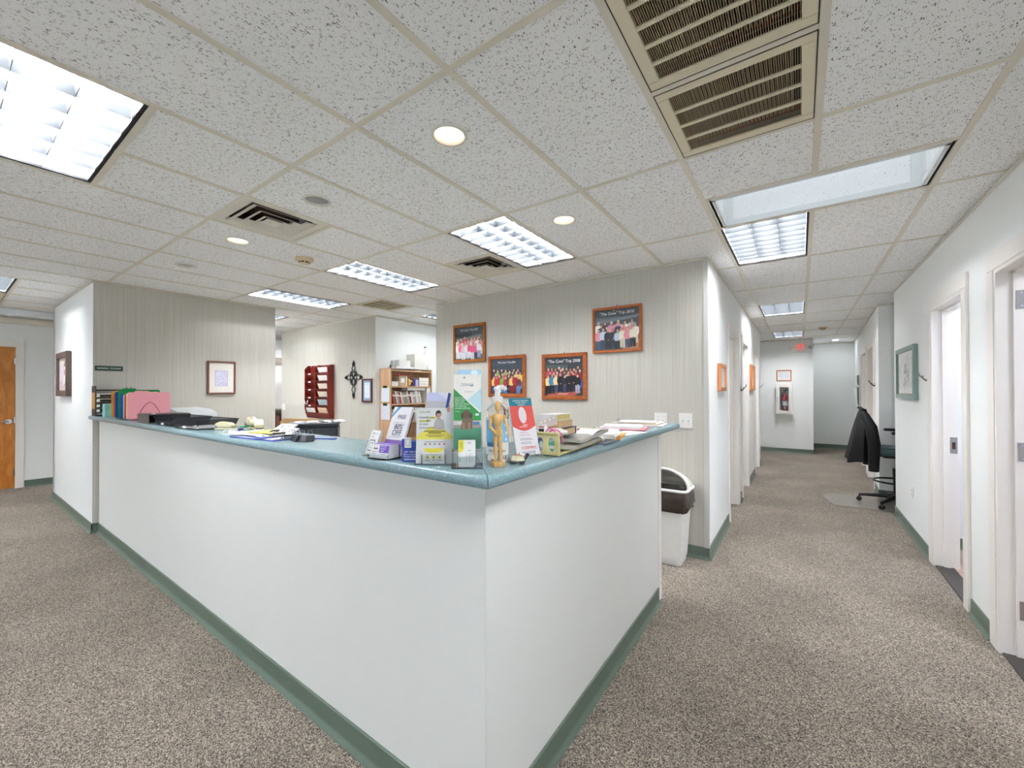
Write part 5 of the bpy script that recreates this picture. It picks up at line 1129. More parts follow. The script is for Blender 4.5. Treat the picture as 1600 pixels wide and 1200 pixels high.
# cherry wall file rack
yb = 3.8495
t = on_wall('wall_file_rack', 'cherry wood wall rack with two columns of mail pockets', 'rack', (-6.69, yb, 1.42), '-y')
x0, x1, z0, z1 = -.36, .36, -.44, .46; xm = -.03; D = .115
obj('back_board', M().prism([(x0 + .05, z0), (x1, z0), (x1, z1), (x0 + .05, z1), (x0, z1 - .05), (x0, z0 + .15)], -.012, -.0005), cherry, t)
for nm, x in (('side_panel', x0), ('divider', xm), ('side_panel', x1 - .014)):
    obj(nm, M().add([(x, -.012, z0), (x + .014, -.012, z0), (x + .014, -.012, z1), (x, -.012, z1), (x, -D*.6, z0), (x + .014, -D*.6, z0), (x + .014, -D, z0 + .16), (x + .014, -D, z1 - .06), (x + .014, -D*.5, z1), (x, -D, z0 + .16), (x, -D, z1 - .06), (x, -D*.5, z1)],
        [(0,3,11,10,9,4), (1,5,6,7,8,2), (4,9,6,5), (9,10,7,6), (10,11,8,7), (0,4,5,1), (3,2,8,11)]), cherry, t)
pk = None
inner = mat('deep cherry', '#7d2f26', .4)
for cI, (xa, xb) in enumerate(((x0 + .014, xm), (xm + .014, x1 - .014))):
    for r_ in range(6):
        zt = z1 - .13 - r_ * .135; zb = zt - .11 if r_ < 5 else z0
        p = obj('pocket', M().add([(xa, -.02 if r_ < 5 else -D*.55, zb), (xb, -.02 if r_ < 5 else -D*.55, zb), (xb, -D*.92, zt), (xa, -D*.92, zt), (xa, -.026 if r_ < 5 else -D*.55 - .006, zb), (xb, -.026 if r_ < 5 else -D*.55 - .006, zb), (xb, -D*.92 - .006, zt), (xa, -D*.92 - .006, zt)], [(0,1,2,3),(7,6,5,4),(0,4,5,1),(1,5,6,2),(2,6,7,3),(3,7,4,0)]), inner, t)
        if cI == 0 and r_ < 5: obj('label_plate', M().box((xa + .11, -D*.92 - .010, zt - .028), (xa + .18, -D*.92 - .0065, zt - .008)), white_pl, p)
def mail(xc, zc, w_, h_, m_, lb, tilt=.35):
    o = obj('mail_paper', M().box((-w_/2, -.004, -h_/2), (w_/2, .004, h_/2)).xf(TR(-6.69 + xc, yb - D*.80, 1.42 + zc) @ RX(tilt)), m_); tag(o, lb, 'paper', 'mail in the cherry wall rack')
xr_, xl_ = .18, -.19
for zc, m_, lb in ((z1 - .09, paper, 'white mail in the top right pocket of the cherry rack'), (z1 - .225, paper, 'white mail in the second right pocket of the cherry rack'), (z1 - .36, paper2, 'thick cream mail in the third right pocket of the cherry rack'), (z1 - .495, paper2, 'tilted cream mail in the fourth right pocket of the cherry rack'), (z1 - .63, mat('pale blue paper', '#bcd3dc', .8), 'pale blue mail in the fifth right pocket of the cherry rack'), (z1 - .765, mat('peach paper', '#ecd2b4', .8), 'peach mail in the bottom right pocket of the cherry rack')): mail(xr_, zc, .27, .10, m_, lb)
mail(xl_, z1 - .765, .27, .08, paper, 'white mail in the bottom left pocket of the cherry rack')
t = T('mail_flag', 'two small white paper flags sticking out of the left cherry pocket', 'paper', (-6.69 + x0 + .05, yb - D*.95 - .012, 1.42 + z1 - .64))
obj('flag', M().prism([(0, -.03), (.012, -.03), (-.03, .04), (-.05, .02)], -.003, 0), paper, t); obj('flag', M().prism([(.03, -.03), (.042, -.03), (.08, .035), (.055, .045)], -.003, 0), paper, t)
# wrought iron cross
t = on_wall('iron_cross', 'black wrought iron scroll cross on the back wall', 'wall decoration', (-5.77, yb, 1.655), '-y')
im = mat('black wrought iron', '#18181a', .5, .6)
def arm(dx, dz, L, fin):
    d = Vector((dx, 0, dz)); n = Vector((dz, 0, -dx)); y = Vector((0, -.012, 0))
    mb = M()
    for s in (-1, 1):
        mb.tube([y + d*(L*u) + n*(s*v) for u, v in ((.02, .012), (.16, .05), (.30, .035), (.42, .008), (.52, .03), (.66, .045), (.80, .02), (.86, .0))], .006, 6)
        mb.tube([y + d*(L*.30) + n*(s*(.05 + .028*math.cos(a)*1)) + d*(.028*math.sin(a)) for a in [PI*k/5 for k in range(-4, 6)]], .005, 6)
    o = obj('scroll_arm', mb, im, t, smooth=True)
    f = M(); c = y + d*(L*.93)
    for s in (-1, 0, 1): 
        q = c + n*(s*.018) + d*(0 if s else .03); f.ell((q.x, q.y, q.z), (.016 if abs(dz) else .03, .008, .034 if abs(dz) else .016), 10, 6)
    obj('finial', f, im, o, smooth=True)
arm(0, 1, .22, 1); arm(0, -1, .30, 1); arm(1, 0, .20, 1); arm(-1, 0, .20, 1)
for s in ((1, 1), (-1, 1), (1, -1), (-1, -1)):
    obj('corner_scroll', M().tube([(s[0]*.02, -.012, s[1]*.02), (s[0]*.07, -.012, s[1]*.05), (s[0]*.085, -.012, s[1]*.085), (s[0]*.05, -.012, s[1]*.07), (s[0]*.045, -.012, s[1]*.10), (s[0]*.02, -.012, s[1]*.13)], .0055, 6), im, t, smooth=True)
obj('boss', M().ell((0, -.014, 0), (.022, .012, .024)), im, t, smooth=True)
# framed certificate
t = on_wall('framed_certificate', 'dark red framed certificate with blue mat beside the iron cross', 'picture', (-5.42, yb, 1.447), '-y')
y, bk = frame(t, .25, .36, .026, .024, wood('mahogany frame', '#4a1c1c', '#6a2c2a', .3, 30), mat('blue mat board', '#8fa9c2', .8))
prn(bk, [R_(-.062, -.115, .062, .12, '#dfe5e8')] + [R_(-.04, .09 - q*.022, .04 - .01*(q % 3), .094 - q*.022, '#a3b0b8') for q in range(8)] + [E_(0, .10, .02, .012, '#b8c4cc')], y=y)
# switches and outlets
def switch(p, face, label, gangs, w_, h_, kind='toggle', group=None):
    t = on_wall('light_switch' if kind == 'toggle' else 'wall_outlet', label, 'switch' if kind == 'toggle' else 'outlet', p, face, group)
    pl = obj('cover_plate', M().prism(rrect(-w_/2, -h_/2, w_/2, h_/2, .004), -.006, -.0005), white_pl, t, bevel=.0015)
    for g in range(gangs):
        x = (g - (gangs-1)/2) * .046
        if kind == 'toggle':
            obj('toggle', M().box((x-.005, -.0075, -.011), (x+.005, -.0062, .011)).add([(x-.004, -.0075, -.002), (x+.004, -.0075, -.002), (x+.004, -.0075, .009), (x-.004, -.0075, .009), (x-.003, -.018, .006), (x+.003, -.018, .006), (x+.003, -.018, .011), (x-.003, -.018, .011)], [(0,1,5,4),(1,2,6,5),(2,3,7,6),(3,0,4,7),(4,5,6,7)]), white_pl, t)
            obj('toggle_slot', M().box((x-.0045, -.0079, -.010), (x+.0045, -.0076, -.001)), grey_pl, t)
            for z in (-.03, .03): obj('screw', M().cyl((x, -.0062, z), (x, -.0072, z), .003, n=8), grey_pl, t)
        else:
            for z in (-.02, .02):
                r_ = obj('receptacle', M().prism(rrect(x-.016, z-.014, x+.016, z+.014, .008), -.0085, -.0062), white_pl, t)
                obj('socket_slot', M().box((x-.007, -.0092, z-.002), (x-.005, -.0086, z+.007)).box((x+.005, -.0092, z-.002), (x+.007, -.0086, z+.007)).cyl((x, -.0086, z-.008), (x, -.0092, z-.008), .0025, n=8), dgrey_pl, r_)
GS = 'double light switches on the striped wall'
switch((-1.035, yw, 1.175), '-y', 'double white switch plate partly behind the counter end', 2, .112, .132, 'toggle', GS)
switch((-.822, yw, 1.177), '-y', 'double white switch plate above the trash bin, nearer the corridor', 2, .112, .132, 'toggle', GS)
switch((-8.0, yb, 1.142), '-y', 'single white switch plate left of the cherry wall rack', 1, .115, .118)
switch((.8945, 5.53, .44), '-x', 'white power outlet low on the right corridor wall', 1, .09, .115, 'outlet')
# small oak frames by the left corridor doors
for (yc, zc, w_, h_, lb, dark) in ((4.50, 1.567, .38, .265, 'light oak framed notice on the left corridor wall, nearest', 0), (7.62, 1.635, .58, .41, 'oak framed board between the second and third left doors', 1)):
    t = on_wall('framed_notice', lb, 'picture', (-.6445, yc, zc), '+x', 'oak frames along the left corridor wall')
    y, bk = frame(t, w_, h_, .035, .03, oak, paper if not dark else oak)
    if not dark: prn(bk, [R_(-w_/2+.04, -h_/2+.04, w_/2-.04, h_/2-.04, '#dfe3e4')] + [R_(-.11, .06 - q*.022, .10 - .02*(q % 2), .064 - q*.022, '#9aa3a8') for q in range(6)], y=y)
    else: prn(bk, [R_(-w_/2+.04, -h_/2+.04, w_/2-.04, h_/2-.04, '#c98a5a'), R_(-.2, -.12, .2, .12, '#d8a070')], y=y)
def hook(p, face, m_, lb):
    t = on_wall('coat_hook', lb, 'hook', p, face, 'double coat hooks by the corridor doors')
    obj('plate', M().prism(rrect(-.009, -.03, .009, .03, .008), -.004, -.0005), m_, t)
    obj('upper_prong', M().tube([(0, -.004, -.01), (0, -.03, .0), (0, -.06, .04), (0, -.068, .065)], [.006, .006, .005, .006], 8), m_, t, smooth=True)
    obj('lower_prong', M().tube([(0, -.004, -.015), (0, -.022, -.012), (0, -.034, .012), (0, -.034, .03)], [.006, .005, .004, .005], 8), m_, t, smooth=True)
hook((-.6445, 6.15, 1.45), '+x', mat('dark green enamel', '#1f5a3c', .3), 'dark green double hook between the first two left doors')
hook((-.6445, 9.15, 1.5), '+x', steel, 'silver double hook beyond the last left door')
hook((.8945, 4.90, 1.535), '-x', steel, 'silver double hook between the framed art and the right door')
hook((.872, 7.74, 1.51), '-x', black_mt, 'black double hook at the far right corridor door')
# green framed art on the right wall
t = on_wall('framed_art', 'grey-green framed sketch print on the right corridor wall', 'picture', (.8945, 5.69, 1.612), '-x')
y, bk = frame(t, .86, .52, .045, .036, mat('grey green frame paint', '#7d948e', .4, var=.08, scale=30))
rnd = random.Random(11); PP = [R_(-.385, -.215, .385, .215, '#e6e6e2'), R_(-.385, -.215, .385, -.207, '#a08a68'), R_(-.385, -.215, -.377, .215, '#a08a68')]
for q in range(110):
    x, z, L_ = rnd.uniform(-.33, .34), rnd.uniform(-.18, .15), rnd.uniform(.02, .09); s = rnd.uniform(.2, .6); c = rnd.choice(['#9aa0a6', '#b8bcc0', '#6f757c', '#c4c6c6', '#b0a49a'])
    PP.append((c, [(x, z), (x + .006, z), (x + .006 + L_*s, min(.2, z + L_)), (x + L_*s, min(.2, z + L_))]))
for q in range(12): PP.append(E_(rnd.uniform(-.06, .16), rnd.uniform(-.12, .08), .012, .022, rnd.choice(['#3c4048', '#565c66', '#787e88']), 7))
prn(bk, PP, y=y)
obj('bumper', M().box((-.41, -.012, -.245), (-.38, -.001, -.22)).box((.38, -.012, -.245), (.41, -.001, -.22)), black_pl, t)
# end of the corridor
ye = 11.2795
t = on_wall('framed_notice', 'small oak framed notice above the fire extinguisher cabinet', 'picture', (-.305, ye, 1.765), '-y')
y, bk = frame(t, .29, .255, .022, .02, oak)
prn(bk, [R_(-.125, -.108, .125, .108, '#e6e6ea')] + [R_(-.1 + .11*(q % 2), .06 - .03*(q//2), -.02 + .11*(q % 2), .065 - .03*(q//2), '#aeb2ba') for q in range(8)], y=y)
t = on_wall('extinguisher_cabinet', 'white wall cabinet with glass window on the corridor end wall', 'cabinet', (-.30, ye, 1.23), '-y')
cabw = mat('white cabinet enamel', '#ebe7e0', .35)
for a, b in (((-.155, -.335), (-.085, .335)), ((.085, -.335), (.155, .335)), ((-.085, -.335), (.085, -.265)), ((-.085, .265), (.085, .335))): obj('door_frame', M().box((a[0], -.14, a[1]), (b[0], -.12, b[1])), cabw, t, bevel=.004)
obj('box', M().box((-.155, -.119, -.335), (-.145, -.0005, .335)).box((.145, -.119, -.335), (.155, -.0005, .335)).box((-.145, -.119, -.335), (.145, -.0005, -.325)).box((-.145, -.119, .325), (.145, -.0005, .335)).box((-.145, -.005, -.325), (.145, -.0005, .325)), cabw, t)
obj('window_pane', M().box((-.085, -.131, -.265), (.085, -.129, .265)), clear, t)
obj('latch', M().box((-.135, -.145, -.06), (-.125, -.1405, .05)), steel, t)
t = T('fire_extinguisher', 'red fire extinguisher inside the white wall cabinet', 'fire extinguisher', (-.285, ye - .066, 1.23 - .3245))
obj('cylinder', M().lathe([(0, 0), (.048, 0), (.052, .008), (.052, .36), (.045, .40), (.025, .43), (.018, .45), (0, .45)], 24), red_pl, t, smooth=True)
obj('label', M().lathe([(.0525, .17), (.0525, .28)], 24), paper, t); obj('inspection_tag', M().box((-.022, -.056, .10), (.012, -.0535, .15)), paper, t)
obj('valve', M().cyl((0, 0, .45), (0, 0, .50), .014, n=12), steel, t); obj('handle', M().tube([(-.02, 0, .49), (.0, 0, .50), (.04, 0, .535)], .007, 8).tube([(-.02, 0, .505), (.01, 0, .525), (.035, 0, .565)], .007, 8), black_pl, t, smooth=True)
obj('hose', M().tube([(-.012, 0, .47), (-.05, -.01, .46), (-.066, -.012, .36), (-.062, -.01, .22), (-.06, 0, .08)], [.008, .008, .008, .008, .012], 8), black_pl, t, smooth=True)
# exit sign
t = on_wall('exit_sign', 'lit red EXIT sign with two lamp heads at the corridor end', 'sign', (.0, ye, 2.395), '-y')
obj('housing', M().prism(rrect(-.145, -.11, .145, .11, .012), -.05, -.0005), white_pl, t, bevel=.004)
em = mat('lit red exit letters', '#ff4a3a', .5, emit=.3, ecol='#ff3a2c', var=0)
for ch, x in (('E', -.055), ('X', -.012), ('I', .022), ('T', .055)): txt(t, ch, x + .012, 0, .19, em, y=-.0525, sx=.42, name='letter')
obj('arrow', M().prism([(-.125, 0), (-.105, -.022), (-.105, .022)], -.0525, -.0505), em, t)
for s in (-1, 1):
    hd = obj('lamp_head', M().lathe([(0, 0), (.03, 0), (.042, .04), (.045, .07), (0, .072)], 18).xf(TR(s*.185, -.02, 0) @ RX(PI/2 + .15)), white_pl, t, smooth=True)
    obj('lamp_arm', M().cyl((s*.145, -.025, 0), (s*.19, -.025, 0), .01, n=10), white_pl, t)
    obj('lamp_lens', M().lathe([(0, .0725), (.038, .0725)], 18).xf(TR(s*.185, -.02, 0) @ RX(PI/2 + .15)), mat('lamp lens', '#d9dcdc', .15), hd)
# wall pockets at the far right
for q, (z, h_) in enumerate(((1.62, .18), (1.30, .34))):
    t = T('wall_pocket', ('small' if q == 0 else 'tall') + ' white paper pocket at the far right corridor wall', 'holder', (.955, 10.75, z), -PI/2 + .037)
    obj('pocket', M().add([(-.11, -.02, -h_/2), (.11, -.02, -h_/2), (.11, -.055, h_/2), (-.11, -.055, h_/2), (-.11, -.024, -h_/2), (.11, -.024, -h_/2), (.11, -.059, h_/2), (-.11, -.059, h_/2)], [(0,1,2,3),(7,6,5,4),(0,4,5,1),(1,5,6,2),(2,6,7,3),(3,7,4,0)]), white_pl, t)
    obj('back_plate', M().box((-.11, -.005, -h_/2), (.11, -.001, h_/2 + .02)), dgrey_pl, t)

# ================================================================== FURNITURE
# black printer on the lower desk
t = T('black_printer', 'black office printer with white papers on top behind the ledge', 'printer', (-2.93, 1.60, .7805), .95)
bpm = mat('black printer shell', '#2a2d32', .35)
obj('body', M().box((-.18, 0, 0), (.18, .26, .405)), bpm, t, bevel=.01)
obj('front_cover', M().box((-.10, -.015, .22), (.17, -.0005, .39)), mat('graphite cover', '#3a3d43', .3), t, bevel=.006)
obj('control_panel', M().box((-.185, -.03, .30), (-.11, -.0005, .395)), mat('grey panel', '#4a4d52', .4), t, bevel=.006)
obj('output_slot', M().box((-.09, -.0175, .335), (.10, -.0152, .347)), black_pl, t)
obj('top_lid', M().box((-.175, -.012, .4055), (.185, .27, .425)), bpm, t, bevel=.005)
obj('side_latch', M().box((.14, -.02, .30), (.185, -.0155, .33)), grey_pl, t)
rnd = random.Random(2)
for q in range(4):
    o = obj('crumpled_paper', M().loft([[(.036*math.cos(2*PI*k/9)*s*rnd.uniform(.5, 1.4), .028*math.sin(2*PI*k/9)*s*rnd.uniform(.7, 1.2), z) for k in range(9)] for s, z in ((1.3, 0), (1.5, .005), (1.1, .012), (.5, .016))]), paper if q % 2 else mat('clear plastic wrap', '#dfe4ea', .2), smooth=False)
    o.location = (-3.06 + .035*q, 1.585 + .085*q, .7805 + .4255); o.rotation_euler = (0, 0, q)
    tag(o, 'crumpled %s on the black printer top, %s from left' % ('clear wrap' if q % 2 == 0 else 'white paper', ('first', 'second', 'third', 'fourth')[q]), 'paper', 'crumpled papers on the black printer')
# tan wooden chair back behind the printer
t = T('wooden_chair', 'pale tan chair with rounded back behind the black printer', 'chair', (-4.18, 2.30, 0), PI + .4)
tanw = mat('pale tan ply', '#d9b27c', .45, var=.08, scale=12)
obj('backrest', M().prism(rrect(-.24, .80, .22, 1.17, .06), .19, .205), tanw, t, bevel=.004)
obj('seat', M().prismz(rrect(-.22, -.22, .22, .2, .05), .43, .455), tanw, t, bevel=.004)
for sx in (-1, 1):
    obj('leg', M().tube([(sx*.2, .2, .85), (sx*.21, .2, .43), (sx*.22, .24, 0)], .013, 8), tanw, t, smooth=True); obj('leg', M().tube([(sx*.2, -.19, .43), (sx*.22, -.22, 0)], .013, 8), tanw, t, smooth=True)
# bookshelf with its contents
t = T('bookshelf', 'tall pale wood bookcase full of books against the white back wall', 'bookshelf', (-5.10, 4.34, 0))
bx0, bx1, by0, by1, bh = -.125, .13, -.42, .42, 1.78
obj('side_panel', M().box((bx0, by0, 0), (bx1, by0 + .022, bh)), beech, t, bevel=.001); obj('side_panel', M().box((bx0, by1 - .022, 0), (bx1, by1, bh)), beech, t, bevel=.001)
obj('back_panel', M().box((bx0, by0 + .022, .05), (bx0 + .006, by1 - .022, bh)), beech, t)
SZ = [.06, .40, .70, .965, 1.245, 1.515, 1.758]
for z in SZ: obj('shelf', M().box((bx0 + .006, by0 + .022, z - .022), (bx1 - .002, by1 - .022, z)), beech, t)
obj('plinth', M().box((bx1 - .02, by0 + .022, 0), (bx1 - .005, by1 - .022, .038)), beech, t)
bcols = ['#c3bdb4', '#8d8a86', '#b8443c', '#d8d2c8', '#6d6a6c', '#a39c92', '#7c2c34', '#e2ded6', '#9b948c', '#cfc8bc', '#d9d6d2', '#b3aea8', '#e6e4e0', '#c9c5c0']
def spine(x, y, z, w_, h_, d, hx, lean, lb, grp):
    b = T('book', lb, 'book', (x, y, z), 0, grp); m_ = mat('book cloth ' + hx, hx, .6)
    r = (lean, 0, 0)
    obj('cover', M().box((-d, 0, .0), (0, .0025, h_)).box((-d, w_ - .0025, 0), (0, w_, h_)).box((-.003, .0025, 0), (0, w_ - .0025, h_)), m_, b, rot=r)
    obj('page_block', M().box((-d + .002, .0026, .003), (-.0032, w_ - .0026, h_ - .004)), paper2, b, rot=r)
    if w_ > .018: obj('title_band', M().box((.0002, .003, h_*.6), (.001, w_ - .003, h_*.75)), mat('title band', '#efe9dd', .6), b, rot=r)
y = 4.34 + by0 + .035; k = 0
ordn = ['first', 'second', 'third', 'fourth', 'fifth', 'sixth', 'seventh', 'eighth', 'ninth', 'tenth', 'eleventh', 'twelfth', 'thirteenth', 'fourteenth', 'fifteenth', 'sixteenth', 'seventeenth', 'eighteenth', 'nineteenth', 'twentieth']
names = {'#c3bdb4': 'stone grey', '#8d8a86': 'mid grey', '#b8443c': 'red', '#d8d2c8': 'ivory', '#6d6a6c': 'dark grey', '#a39c92': 'taupe', '#7c2c34': 'maroon', '#e2ded6': 'off-white', '#9b948c': 'brownish grey', '#cfc8bc': 'sand', '#d9d6d2': 'pale grey', '#b3aea8': 'warm grey', '#e6e4e0': 'white', '#c9c5c0': 'light grey'}
rnd = random.Random(21)
SH2 = ['#b8443c', '#6d6a6c', '#cfc8bc', '#8d8a86', '#b8443c', '#d8d2c8', '#a39c92', '#8d8a86', '#9b948c', '#b3aea8', '#7c2c34', '#e2ded6', '#c9c5c0', '#a39c92', '#d9d6d2', '#e6e4e0', '#c3bdb4', '#d9d6d2']
for hx in SH2:
    w_ = rnd.uniform(.020, .034); 
    if y > 4.34 + by1 - .16: break
    spine(-5.10 + bx1 - .02, y + .045, 1.2455, w_, rnd.uniform(.17, .20), .16, hx, .22, '%s leaning book, %s from left on the middle shelf' % (names[hx], ordn[k]), 'leaning books on the middle shelf'); y += w_ + .0045; k += 1
y = 4.34 + by0 + .03; k = 0
for hx in ['#8d8a86', '#e2ded6', '#5b86b8', '#d8d2c8', '#e6e4e0', '#a39c92', '#c9c5c0', '#b8443c', '#9b948c', '#d9d6d2', '#6d6a6c', '#cfc8bc']:
    w_ = rnd.uniform(.028, .06)
    if y > 4.34 + by1 - .09: break
    spine(-5.10 + bx1 - .02, y, .9655, w_, rnd.uniform(.19, .235), .17, hx, 0, '%s book, %s from left on the third shelf down' % (names.get(hx, 'blue'), ordn[k]), 'upright books on the third shelf'); y += w_ + .002; k += 1
GSH = None
def carton(label, x, y, z, d, w_, h_, m_, cat='box', nm='storage_box', grp=None):
    b = T(nm, label, cat, (x, y, z), 0, grp)
    obj('box', M().box((-d/2, -w_/2, 0), (d/2, w_/2, h_ - .006)), m_, b); obj('lid', M().box((-d/2 - .002, -w_/2 - .002, h_ - .0058), (d/2 + .002, w_/2 + .002, h_)), m_, b)
    return b
s1 = 1.5155; xs_ = -5.06
carton('white low box at the left end of the top shelf', xs_, 4.02, s1, .14, .12, .07, white_pl)
b = T('ring_binder', 'tan binder standing on the top shelf behind the white box', 'binder', (xs_, 4.16, s1)); obj('cover', M().box((-.08, -.07, 0), (.08, .07, .155)), mat('tan binder cloth', '#b9a184', .6, var=.3, scale=40), b, bevel=.003); obj('spine_label', M().box((.0805, -.04, .05), (.082, .03, .12)), paper, b); obj('white_insert', M().box((-.07, .0705, .0), (.075, .085, .15)), paper, b)
b = T('toy_giraffe', 'yellow spotted plush animal head on the top shelf', 'toy', (xs_ + .02, 4.325, s1))
ym = mat('yellow plush', '#d8ae62', .9, var=.15); obj('body', M().ell((0, 0, .035), (.04, .035, .035)), ym, b, smooth=True); obj('head', M().tube([(0, .0, .05), (.01, -.02, .09), (.02, -.01, .12)], [.03, .028, .018], 10).ell((.02, .025, .075), (.024, .036, .022)), ym, b, smooth=True); obj('ear', M().ell((.0, -.03, .125), (.008, .010, .016)), ym, b, smooth=True); obj('eye', M().ell((.042, .02, .085), (.005, .005, .005), 8, 6), black_pl, b)
pur = mat('violet patterned card', '#4b3f78', .5, var=.6, scale=50)
carton('violet patterned carton right of the yellow toy', xs_, 4.398, s1, .13, .06, .11, pur); carton('lilac carton beside the stack of books on the top shelf', xs_, 4.455, s1, .13, .055, .10, mat('lilac card', '#b3b0d8', .5))
z = s1
for q in range(6):
    bb = T('book', 'flat %s book, %s from bottom in the top shelf stack' % (('white', 'ivory')[q % 2], ordn[q]), 'book', (xs_, 4.59, z), 0, 'flat stacked books on the top shelf')
    hh = .022; m_ = (white_pl, paper2)[q % 2]
    obj('cover', M().box((-.08, -.10, 0), (.08, .10, .002)).box((-.08, -.10, hh-.002), (.08, .10, hh)).box((.077, -.10, .002), (.08, .10, hh-.002)), m_, bb); obj('page_block', M().box((-.078, -.098, .0021), (.0765, .098, hh-.0021)), paper2, bb); z += hh + .0006
o = obj('red_strap', M().tube([(xs_ + .06, 4.0, s1 + .172), (xs_ + .07, 4.1, s1 + .168), (xs_ + .06, 4.2, s1 + .178), (xs_ + .06, 4.3, s1 + .185)], .006, 8), red_pl, smooth=True); tag(o, 'red strap lying over the binder on the top shelf', 'strap')
o.location = (0, 0, -.0)
carton('long white box lying on top of the leaning books', xs_, 4.44, 1.2455 + .203, .15, .36, .04, white_pl)
carton('tall white magazine file at the right end of the middle shelf', xs_, 4.693, 1.2455, .16, .08, .24, white_pl)
# on top of the bookcase
zb = bh + .0008
carton('wide flat white box under the stack on the bookcase top', xs_, 4.20, zb, .2, .34, .03, paper)
for q in range(3): carton(('lowest', 'middle', 'topmost')[q] + ' white binder of the stack on the bookcase top', xs_, 4.19, zb + .0308 + q*.0335, .18, .22, .033, white_pl, 'binder', 'binder', 'white binders on the bookcase top')
b = T('glass_jar', 'small patterned jar left of the white binders on the bookcase', 'jar', (xs_, 4.03, zb + .0308)); obj('jar', M().lathe([(0, 0), (.03, 0), (.034, .02), (.034, .06), (.026, .07), (0, .07)], 20), mat('grey patterned jar', '#a9adad', .3, var=.6, scale=70), b, smooth=True); obj('lid', M().lathe([(0, .0705), (.028, .0705), (.028, .085), (0, .085)], 20), grey_pl, b, smooth=True)
b = T('dark_trinket', 'small dark trinket at the left end of the bookcase top', 'ornament', (xs_ + .06, 3.945, zb)); obj('base', M().cyl((0, 0, 0), (0, 0, .012), .02, n=12), brown_wood, b); obj('figure', M().ell((0, 0, .034), (.014, .014, .022)), dgrey_pl, b, smooth=True)
b = T('plastic_tub', 'clear plastic tub full of papers on the bookcase top', 'tub', (xs_, 4.50, zb)); obj('tub', M().box((-.10, -.12, 0), (.10, .12, .004)).box((-.10, -.12, .004), (-.097, .12, .24)).box((.097, -.12, .004), (.10, .12, .24)).box((-.097, -.12, .004), (.097, -.117, .24)).box((-.097, .117, .004), (.097, .12, .24)), mat('milky tub plastic', '#f0efe8', .3, alpha=.6), b)
for q in range(5):
    o = obj('paper_bundle', M().box((-.08, -.012, 0), (.08, .012, .20 + .02*(q % 3)))  , (paper, paper2)[q % 2]); o.location = (xs_, 4.42 + q*.038, zb + .0048); tag(o, '%s paper bundle standing in the clear tub' % ordn[q], 'paper', 'paper bundles in the clear tub')
b = T('shopping_bag', 'crumpled white plastic bag beside the tub on the bookcase', 'bag', (xs_, 4.715, zb)); rnd = random.Random(9)
obj('bag', M().loft([[(.10*math.cos(2*PI*k/14)*s*rnd.uniform(.85, 1.1), .075*math.sin(2*PI*k/14)*s*rnd.uniform(.85, 1.1), zz) for k in range(14)] for s, zz in ((.9, 0), (1.0, .05), (1.0, .14), (.85, .22), (.5, .27), (.35, .31))]), mat('white film bag', '#f4f1ea', .3), b)
obj('bag_handle', M().tube([(.02, -.03, .30), (.03, -.06, .34), (.02, -.05, .37), (.0, -.02, .33)], .008, 8), mat('white film bag', '#f4f1ea', .3), b, smooth=True); obj('dark_tag', M().box((.02, -.07, .365), (.045, -.04, .38)), dgrey_pl, b)
# clipboards hanging on the bookcase side
for z, hx, lb, m_ in ((1.395, None, 'green edged clipboard hanging on the bookcase side', mat('lime clipboard', '#b3c46a', .5)), (1.13, None, 'white sheet on a clipboard hanging low on the bookcase side', mat('white board', '#e4e4ea', .5))):
    b = T('hanging_clipboard', lb, 'clipboard', (-5.085, 3.9195, z), 0, 'clipboards on the bookcase side')
    obj('board', M().prism(rrect(-.10, -.125, .10, .115, .008), -.004, -.0005), m_, b); obj('sheet', M().box((-.092, -.0055, -.118), (.092, -.0042, .095)), mat('bluish paper', '#dfe4f2', .8), b); obj('clip', M().prism([(-.05, .09), (.05, .09), (.035, .125), (-.035, .125)], -.012, -.0056), black_mt, b)
# pale shelving at the end of the rear passage, brown books low down
t = T('shelving_unit', 'white shelving unit seen through the slit beside the striped wall', 'shelving', (-9.42, 4.48, 0))
obj('side', M().box((-.16, -.34, 0), (.16, -.31, 2.2)), white_trim, t); obj('side', M().box((-.16, .31, 0), (.16, .34, 2.2)), white_trim, t); obj('back', M().box((-.16, -.31, 0), (-.15, .31, 2.2)), white_trim, t)
for z in (.05, .55, 1.02, 1.5, 1.95, 2.17): obj('shelf', M().box((-.15, -.31, z), (.16, .31, z + .025)), white_trim, t)
obj('door', M().box((.16, -.33, 1.06), (.18, .33, 1.98)), white_trim, t)
for q in range(6):
    b = T('book', 'brown book low in the white shelving, %s from left' % ordn[q], 'book', (-9.30, 4.22 + q*.085, .5755), 0, 'brown books in the white shelving'); m_ = mat('brown book %d' % (q % 3), ('#6b4a3a', '#8a5a48', '#5a3a34')[q % 3], .6)
    obj('cover', M().box((-.17, 0, 0), (0, .003, .34)).box((-.17, .067, 0), (0, .07, .34)).box((-.003, .003, 0), (0, .067, .34)), m_, b); obj('page_block', M().box((-.168, .0031, .004), (-.0032, .0669, .335)), paper2, b)
